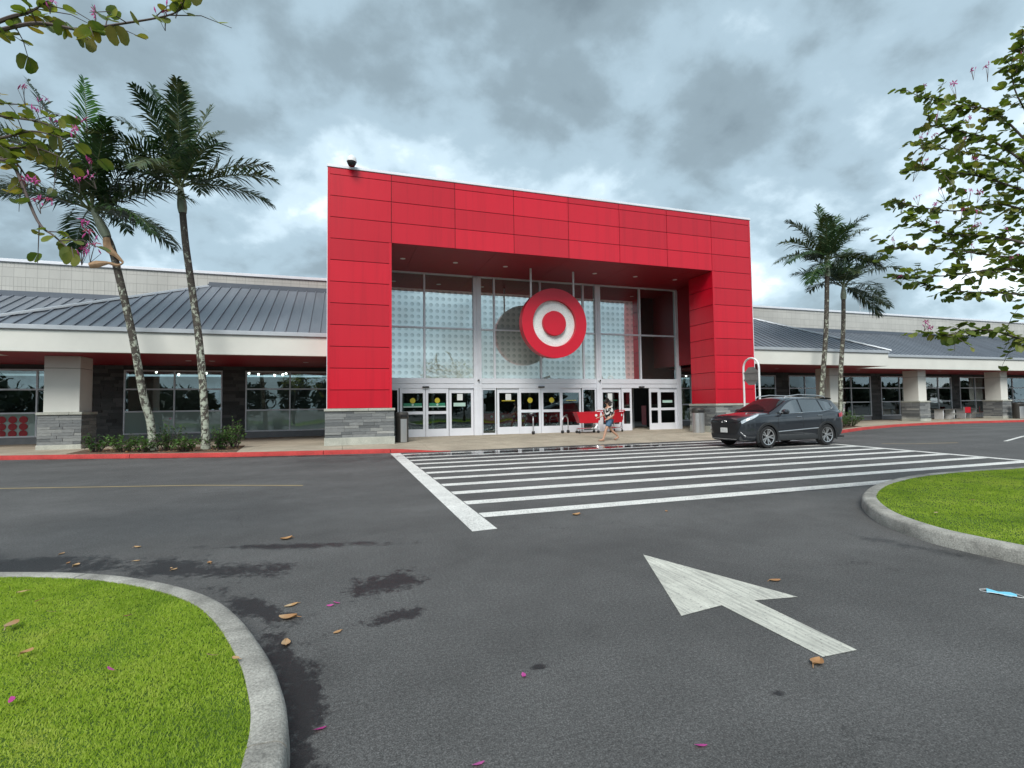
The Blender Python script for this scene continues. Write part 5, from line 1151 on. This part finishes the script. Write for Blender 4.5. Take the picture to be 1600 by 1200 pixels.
    for _ in range(extra_n):
        v = Vector((rs.gauss(0, 1), rs.gauss(0, 1), rs.gauss(0, 1))).normalized() * (rs.random() ** .45); p = ec + Vector((v.x * extra_r[0], v.y * extra_r[1], v.z * extra_r[2]))
        if mnoise.noise(p * 1.6) < -.12: continue
        rest.append((p, Vector((rs.uniform(-1, 1), rs.uniform(-1, 1), rs.uniform(-1, .3))).normalized()))
    half = [(0, 0, 0), (.0, .045, .012), (.05, .058, .016), (.10, .03, .01), (.085, 0, 0), (.10, -.03, .01), (.05, -.058, .016), (.0, -.045, .012)]; V = []; F = []
    for p, d in rest:
        M_ = orient(d); k = len(V); s = leafsize * rs.uniform(.7, 1.15); V += [tuple(M_ @ Vector(h) * s + p - b0) for h in half]; F += [(k, k + 1, k + 2, k + 3, k + 4), (k, k + 4, k + 5, k + 6, k + 7)]
    me = bpy.data.meshes.new('foliage'); me.from_pydata(V, [], F); me.materials.append(MAT['leaf']); setp(link('foliage', me, t), kind='stuff')
    return t
BR_L = [[(-4.1, 5.2, 3.2), (-3.3, 5.1, 4.2), (-2.77, 4.91, 4.41), (-2.49, 4.81, 4.47), (-2.15, 4.59, 4.44), (-1.79, 4.37, 4.31), (-1.61, 4.31, 4.34), (-1.19, 4.07, 4.33), (-1.05, 4.02, 4.40)], [(-3.3, 5.1, 4.2), (-2.49, 4.81, 4.54), (-2.25, 4.67, 4.56), (-2.08, 4.56, 4.61)],
        [(-4.1, 5.2, 3.0), (-3.4, 5.15, 3.6), (-2.84, 5.07, 3.71), (-2.55, 4.97, 3.70), (-2.31, 4.89, 3.75), (-2.05, 4.75, 3.66)], [(-4.1, 5.2, 3.1), (-3.4, 5.3, 3.9), (-2.98, 5.31, 4.05), (-2.68, 5.21, 3.99), (-2.32, 4.99, 3.88), (-2.12, 4.93, 3.80)],
        [(-4.1, 5.2, 2.9), (-3.5, 5.4, 3.5), (-3.05, 5.45, 3.71), (-2.68, 5.22, 3.71), (-2.35, 5.01, 3.67), (-2.1, 4.85, 3.55)], [(-3.4, 5.4, 3.8), (-3.12, 5.55, 4.3), (-2.81, 5.45, 4.22), (-2.6, 5.3, 4.15)], [(-3.4, 5.2, 3.4), (-2.86, 5.19, 3.55), (-2.54, 5.08, 3.58), (-2.40, 5.03, 3.42)]]
BR_L2 = [[(-3.4, 5.1, 3.6), (-2.84, 5.07, 3.66), (-2.55, 4.98, 3.53), (-2.45, 4.95, 3.49), (-2.24, 4.84, 3.03), (-2.09, 4.75, 2.89), (-1.97, 4.71, 2.78)]]
FL_L = [(-1.72, 4.35, 4.45), (-1.11, 4.04, 4.42), (-1.2, 4.07, 4.37), (-2.05, 4.55, 4.6), (-2.0, 4.78, 3.76), (-1.89, 4.76, 3.52), (-1.96, 4.79, 3.37), (-1.86, 4.76, 3.39), (-2.36, 4.92, 3.37), (-2.29, 4.9, 3.36), (-2.49, 5.14, 4.22), (-2.32, 5.09, 4.12), (-2.39, 5.11, 4.03), (-2.24, 5.07, 3.94), (-2.01, 4.99, 3.95), (-2.29, 4.91, 3.21), (-2.19, 4.87, 3.21), (-1.88, 4.68, 3.0), (-1.84, 4.66, 2.92), (-1.8, 4.66, 2.82), (-1.89, 4.69, 2.79), (-1.86, 4.68, 2.78)]
orchid_tree((-4.3, 5.0, .13), [(-4.3, 5.0, .1), (-4.25, 5.05, 1.2), (-4.15, 5.15, 2.4), (-4.05, 5.2, 3.3)], BR_L + BR_L2, FL_L, 'orchid tree with large green leaves and magenta flowers reaching over the palms', 11, 1.0, 9, (-4.3, 5.0, 4.2), (1.25, 1.3, 1.0), 900, pale=.10, twig_n=2)
BR_R = [[(10.5, 3.98, 3.6), (9.2, 4.18, 4.74), (8.29, 4.24, 5.34), (7.69, 4.33, 5.41), (7.06, 4.44, 5.48)], [(10.5, 3.98, 3.7), (9.82, 4.38, 5.1), (9.29, 4.52, 5.95), (9.08, 4.46, 6.39)], [(10.5, 3.99, 3.4), (8.68, 3.95, 4.31), (7.81, 4.01, 4.75), (7.35, 4.15, 4.92), (6.95, 4.28, 5.01)], [(10.5, 3.99, 3.4), (9.82, 4.4, 4.55), (8.78, 4.52, 4.93), (7.95, 4.58, 4.97), (7.5, 4.73, 5.09)],
        [(10.5, 3.97, 3.2), (8.43, 3.73, 3.86), (7.56, 3.9, 4.19), (7.12, 4.05, 4.31), (6.6, 4.22, 4.38)], [(10.5, 3.98, 3.1), (9.37, 4.16, 3.86), (8.5, 4.33, 4.18), (7.73, 4.49, 4.07), (6.94, 4.64, 4.14)], [(10.5, 3.99, 2.9), (8.23, 3.72, 3.28), (7.44, 3.87, 3.49), (6.86, 4.06, 3.54), (6.42, 4.2, 3.74)], [(10.5, 3.99, 2.9), (9.24, 4.12, 3.39), (8.3, 4.33, 3.46), (7.65, 4.54, 3.56), (6.78, 4.72, 3.57)],
        [(10.5, 4.0, 2.6), (8.57, 3.83, 3.02), (7.76, 3.99, 3.16), (7.16, 4.19, 3.09), (6.55, 4.4, 3.08)], [(10.5, 3.98, 2.4), (9.54, 4.15, 2.8), (8.66, 4.33, 2.97), (7.93, 4.57, 3.02), (7.31, 4.77, 3.16)], [(10.5, 3.98, 3.7), (8.57, 3.75, 4.86), (8.19, 3.84, 5.59), (8.07, 3.86, 6.07)]]
BR_R2 = [[(10.5, 3.99, 2.2), (8.25, 3.56, 2.17), (7.48, 3.7, 2.24), (7.06, 3.84, 2.36), (6.53, 4.02, 2.29)]]
FL_R = [(7.14, 4.4, 5.62), (7.51, 4.28, 5.65), (7.73, 4.2, 5.81), (7.89, 4.14, 5.85), (6.99, 4.27, 5.03), (7.7, 4.24, 5.21), (7.31, 4.58, 5.05), (7.48, 4.52, 5.08), (6.62, 4.21, 4.42), (6.73, 4.17, 4.47), (6.97, 4.63, 4.16), (7.19, 4.55, 4.24), (7.39, 4.49, 4.13), (6.54, 4.4, 3.09), (6.4, 4.05, 2.46), (6.44, 4.04, 2.39), (8.03, 3.88, 5.83), (7.34, 3.98, 4.07), (7.42, 4.07, 3.88), (6.86, 4.69, 3.69)]
FL_R += [(lerp(7.0, 8.4, rnd.random()), lerp(4.0, 4.5, rnd.random()), lerp(3.2, 5.5, rnd.random())) for _ in range(16)]
orchid_tree((10.6, 3.9, .13), [(10.6, 3.9, .1), (10.6, 3.95, 1.4), (10.5, 4.0, 2.6), (10.5, 4.0, 3.8)], BR_R + BR_R2, FL_R, 'orchid tree with olive leaves and small pink flowers over the lawn by the crossing', 23, 0.92, 13, (10.5, 3.9, 4.2), (2.3, 1.5, 1.7), 2000, pale=.02, twig_n=5, stalk=.16)

# ================================================================== FLOWER BEDS
def shrub(loc, h, r, n, label, seed, mat='shrub', group=None, flowers=0):
    rs = random.Random(seed); t = empty('shrub', loc, 0, label, 'shrub', group); st = MB(); V = []; F = []
    for k in range(n):
        a = rs.uniform(0, 6.28); rr = r * math.sqrt(rs.random()); hh = h * rs.uniform(.55, 1.05) * (1 - .35 * rr / r); top = Vector((math.cos(a) * rr, math.sin(a) * rr, hh)); b = top * .25; b.z = 0; mid = (b + top) / 2 + Vector((rs.uniform(-.05, .05), rs.uniform(-.05, .05), .05)); st.tube([b, mid, top], [.010, .007, .003], 4, False)
        for q in range(11):
            u = .2 + .8 * q / 10; p = b.lerp(mid, u * 2) if u < .5 else mid.lerp(top, u * 2 - 1); d = Vector((rs.uniform(-1, 1), rs.uniform(-1, 1), rs.uniform(-.35, .8))).normalized(); s = d.cross(Vector((0, 0, 1)));
            if s.length < .1: s = Vector((1, 0, 0))
            s.normalize(); ln = rs.uniform(.07, .15); w = ln * .30; k0 = len(V); e = p + d * ln - Vector((0, 0, ln * .25)); mm = p + d * ln * .5
            V += [tuple(p), tuple(mm + s * w), tuple(e), tuple(mm - s * w)]; F += [(k0, k0 + 1, k0 + 2, k0 + 3)]
    setp(st.build('stems', MAT['twig'], t, local=True), kind='stuff'); me = bpy.data.meshes.new('foliage'); me.from_pydata(V, [], F); me.materials.append(MAT[mat]); setp(link('foliage', me, t), kind='stuff')
    for k in range(flowers): link('blossom', FLOWER, t, loc=(rs.uniform(-r, r) * .5, rs.uniform(-r, r) * .5, h * rs.uniform(.85, 1.05)), scale=(1.3,) * 3)
    return t
def bed(poly, label_seed, z=.15):
    m = MB(); m.prism(poly, .10, z); o = m.build('flower_bed', MAT['mulch'], base=(poly[0][0], poly[0][1], 0)); setp(o, kind='structure'); return o
bed([(-8.7, 20.85), (-3.35, 19.05), (-3.6, 22.2), (-8.9, 22.7)], 1); bed([(24.0, 19.55), (27.9, 21.25), (28.3, 22.9), (24.2, 22.4)], 2)
SH = [((-8.05, 21.3, .15), .75, .50, 26, 'low leafy shrub at the bed corner by the white pillar'), ((-7.15, 20.9, .15), .80, .55, 30, 'leafy shrub between the white pillar and the leaning palm'), ((-5.75, 20.6, .15), 1.15, .55, 34, 'tall bushy shrub between the two palm trunks with a pink bloom'), ((-5.1, 20.0, .15), .65, .55, 30, 'low shrub at the kerb between the two palm trunks'), ((-4.05, 20.2, .15), .95, .50, 36, 'leafy shrub at the bed end on the red pier side'), ((-3.75, 21.0, .15), 1.20, .42, 30, 'upright bushy shrub on the bed end by the dark stone wall'), ((-6.4, 20.4, .15), .6, .5, 28, 'low shrub at the foot of the leaning palm')]
for i, (l, h, r, n, lab) in enumerate(SH): shrub(l, h, r, n, lab, 40 + i, flowers=1 if i == 2 else 0)
for i, (l, h, r, n, lab) in enumerate([((24.9, 20.35, .15), .9, .6, 34, 'green shrub behind the tail of the grey car'), ((26.0, 20.9, .15), 1.1, .7, 44, 'green shrub with a red bloom under the shorter palm behind the car'), ((27.2, 21.4, .15), 1.0, .7, 44, 'rounded green shrub at the end of the bed behind the car')]): shrub(l, h, r, n, lab, 60 + i, flowers=1 if i == 1 else 0)
# stones and leaf litter in the beds
rs = random.Random(9); litter = MB()
for k in range(330):
    u, v = rs.random(), rs.random(); a = Vector((-8.6, 20.95)).lerp(Vector((-3.5, 19.2)), u); x, y = a.x, a.y + v * 2.2 + .05
    if k % 4 == 0: u = rs.random(); x, y = lerp(24.2, 27.8, u), lerp(19.8, 21.4, u) + v * 1.2
    s = rs.uniform(.03, .08); an = rs.uniform(0, 6.28); c, q = math.cos(an) * s, math.sin(an) * s; z = .152 + rs.random() * .02; litter.face([(x - c, y - q, z), (x + q * .5, y - c * .5, z + .012), (x + c, y + q, z + .004), (x - q * .5, y + c * .5, z + .014)])
setp(litter.build('leaf_litter', MAT['dryleaf']), 'dry leaf litter lying on the mulch of the palm beds', 'leaf litter', kind='stuff')

# ================================================================== SMALL THINGS ON THE GROUND
def dry_leaf_mesh(L, W, curl, seed):
    rs = random.Random(seed); P = []
    for i in range(9):
        t = i / 8; w = W * math.sin(math.pi * (.04 + .94 * t)) ** .8; zc = curl * (t - .5) ** 2 * 2
        P.append([((t - .5) * L, w * k, zc + abs(k) * curl * .8 * (.6 + .4 * t) + .003) for k in (-1, -.5, 0, .5, 1)])
    m = MB(); m.grid(P); m.tube([(.5 * L, 0, curl * .5 + .003), (.72 * L, .01, .004)], [.003, .002], 4); return m.mesh('fallen_leaf', MAT['dryleaf'], smooth=True)
LV = [dry_leaf_mesh(.115, .028, .010, 1), dry_leaf_mesh(.105, .034, .018, 2), dry_leaf_mesh(.08, .022, .006, 3)]
def leaf_at(x, y, k, s, rz, label, z=.002, group=None):
    o = link('fallen_leaf', LV[k], None, (x, y, z), (0, 0, rz), (s,) * 3); setp(o, label, 'leaf', group); return o
leaf_at(2.67, 2.37, 1, 1.05, R(200), 'tan fallen leaf lying at the tail of the road arrow'); leaf_at(3.57, 3.56, 0, .95, R(170), 'brown fallen leaf lying beside the right barb of the road arrow'); leaf_at(3.13, 6.61, 1, 1.2, R(10), 'tan fallen leaf lying just in front of the crossing, near its wide bar'); leaf_at(4.44, 6.36, 2, .9, R(60), 'small brown leaf on the asphalt in front of the crossing')
leaf_at(-.63, 6.67, 1, 1.3, R(20), 'curled tan leaf on the asphalt between the yellow line and the lawn island'); leaf_at(-.38, 4.43, 0, .9, R(25), 'slim tan leaf on asphalt, farthest along the curved kerb of three big leaves'); leaf_at(-.38, 4.17, 1, 1.25, R(-15), 'dark brown curled leaf on the asphalt by the curved kerb'); leaf_at(-.35, 3.73, 1, .85, R(95), 'broad pale leaf lying on the wet asphalt by the curved kerb'); leaf_at(-.03, 3.80, 2, .8, R(35), 'small bent leaf lying alone on the asphalt off the curved kerb')
for i, (x, y) in enumerate(((-2.66, 6.46), (-2.54, 6.33), (-1.59, 5.88), (-1.55, 5.82), (-1.27, 5.93), (-2.01, 6.29), (-2.9, 6.9), (-2.2, 6.9))): leaf_at(x, y, i % 3, rnd.uniform(.45, .8), rnd.uniform(0, 6), 'small pale leaf scattered on the wet asphalt beyond the lawn island', group='small leaves on the wet asphalt')
for x, y, k, s, lab in ((-2.04, 4.24, 0, 1.15, 'long tan leaf lying on the lawn near the wet asphalt'), (-1.72, 3.73, 1, .7, 'small curled brown leaf on the lawn grass'), (-.56, 3.24, 2, .7, 'forked brown leaf on the lawn against the kerb')): leaf_at(x, y, k, s, rnd.uniform(0, 6), lab, .168)
for i, (x, y, z) in enumerate(((-2.34, 4.99, .165), (8.29, 4.76, .165), (6.95, 4.39, .165))): leaf_at(x, y, 2, .8, rnd.uniform(0, 3), ('pale dry leaf on the lawn near the top of the curved kerb', 'pale dry leaf in the middle of the lawn by the crossing', 'pale dry leaf on the lawn beside the crossing kerb')[i], z)
pet = MB(); pet.grid([[(-.028, -.002, .004), (-.028, .002, .004)], [(-.008, -.011, .002), (-.008, .011, .006)], [(.014, -.010, .004), (.014, .010, .010)], [(.030, -.001, .012), (.030, .001, .012)]]); petm = pet.mesh('petal', MAT['petal'])
for x, y, z in ((.99, 2.83, .002), (-.10, 2.70, .002), (1.54, 1.99, .002), (-.09, 4.32, .002), (.56, 2.21, .002), (-.04, 4.36, .002), (6.3, 4.2, .002)): setp(link('fallen_petal', petm, None, (x, y, z), (0, 0, rnd.uniform(0, 6)), (1.1,) * 3), 'pink flower petal fallen on the dark asphalt', 'petal', 'petals on the asphalt')
for x, y in ((-1.50, 3.14), (-1.36, 4.14), (-1.17, 3.32), (-.69, 3.31), (-1.9, 4.4), (-2.1, 4.7)): setp(link('fallen_petal', petm, None, (x, y, .17), (.2, .1, rnd.uniform(0, 6)), (1.25,) * 3), 'pink flower petal fallen on the lawn grass', 'petal', 'petals on the lawn')
# face mask on the asphalt
t = empty('face_mask', (4.99, 2.70, 0), R(-60), 'light blue disposable face mask lying on the asphalt', 'face mask'); m = MB(); P = []
for i in range(6): P.append([(-.088 + .035 * i, y, .006 + .006 * math.sin(i * 1.7 + y * 30) + .004) for y in (-.045, -.015, .015, .045)])
m.grid(P); m.build('cloth', MAT['mask'], t, local=True, smooth=True)
m = MB()
for s in (-1, 1): m.tube([(s * .087, -.044, .010), (s * .125, -.02, .006), (s * .13, .015, .006), (s * .087, .044, .010)], .0022, 5)
m.tube([(-.087, -.045, .012), (.087, -.045, .012)], .002, 4); m.build('ear_loops', MAT['white'], t, local=True)

# ================================================================== far trees across the car park (seen mirrored in the glass)
rs = np.random.RandomState(3); V = []; F = []
for k in range(60):
    cx, cy, hh, rr = -75 + k * 6.5 + rs.uniform(-2, 2), -48 + rs.uniform(-9, 9), rs.uniform(4, 7.5), rs.uniform(3, 5)
    for q in range(420):
        v = rs.normal(size=3); v /= np.linalg.norm(v); p = np.array([cx, cy, hh * .55]) + v * np.array([rr, rr, hh * .5]) * rs.rand() ** .4; a = rs.normal(size=3) * .5; b = rs.normal(size=3) * .5; n0 = len(V); V += [p - a, p + b, p + a]; F.append((n0, n0 + 1, n0 + 2))
o = link('tree_line', fast_mesh('tree_line', np.array(V), np.array(F), MAT['treeline'])); setp(o, 'dark tree line across the car park, mirrored in the store glass', 'tree line', kind='stuff')
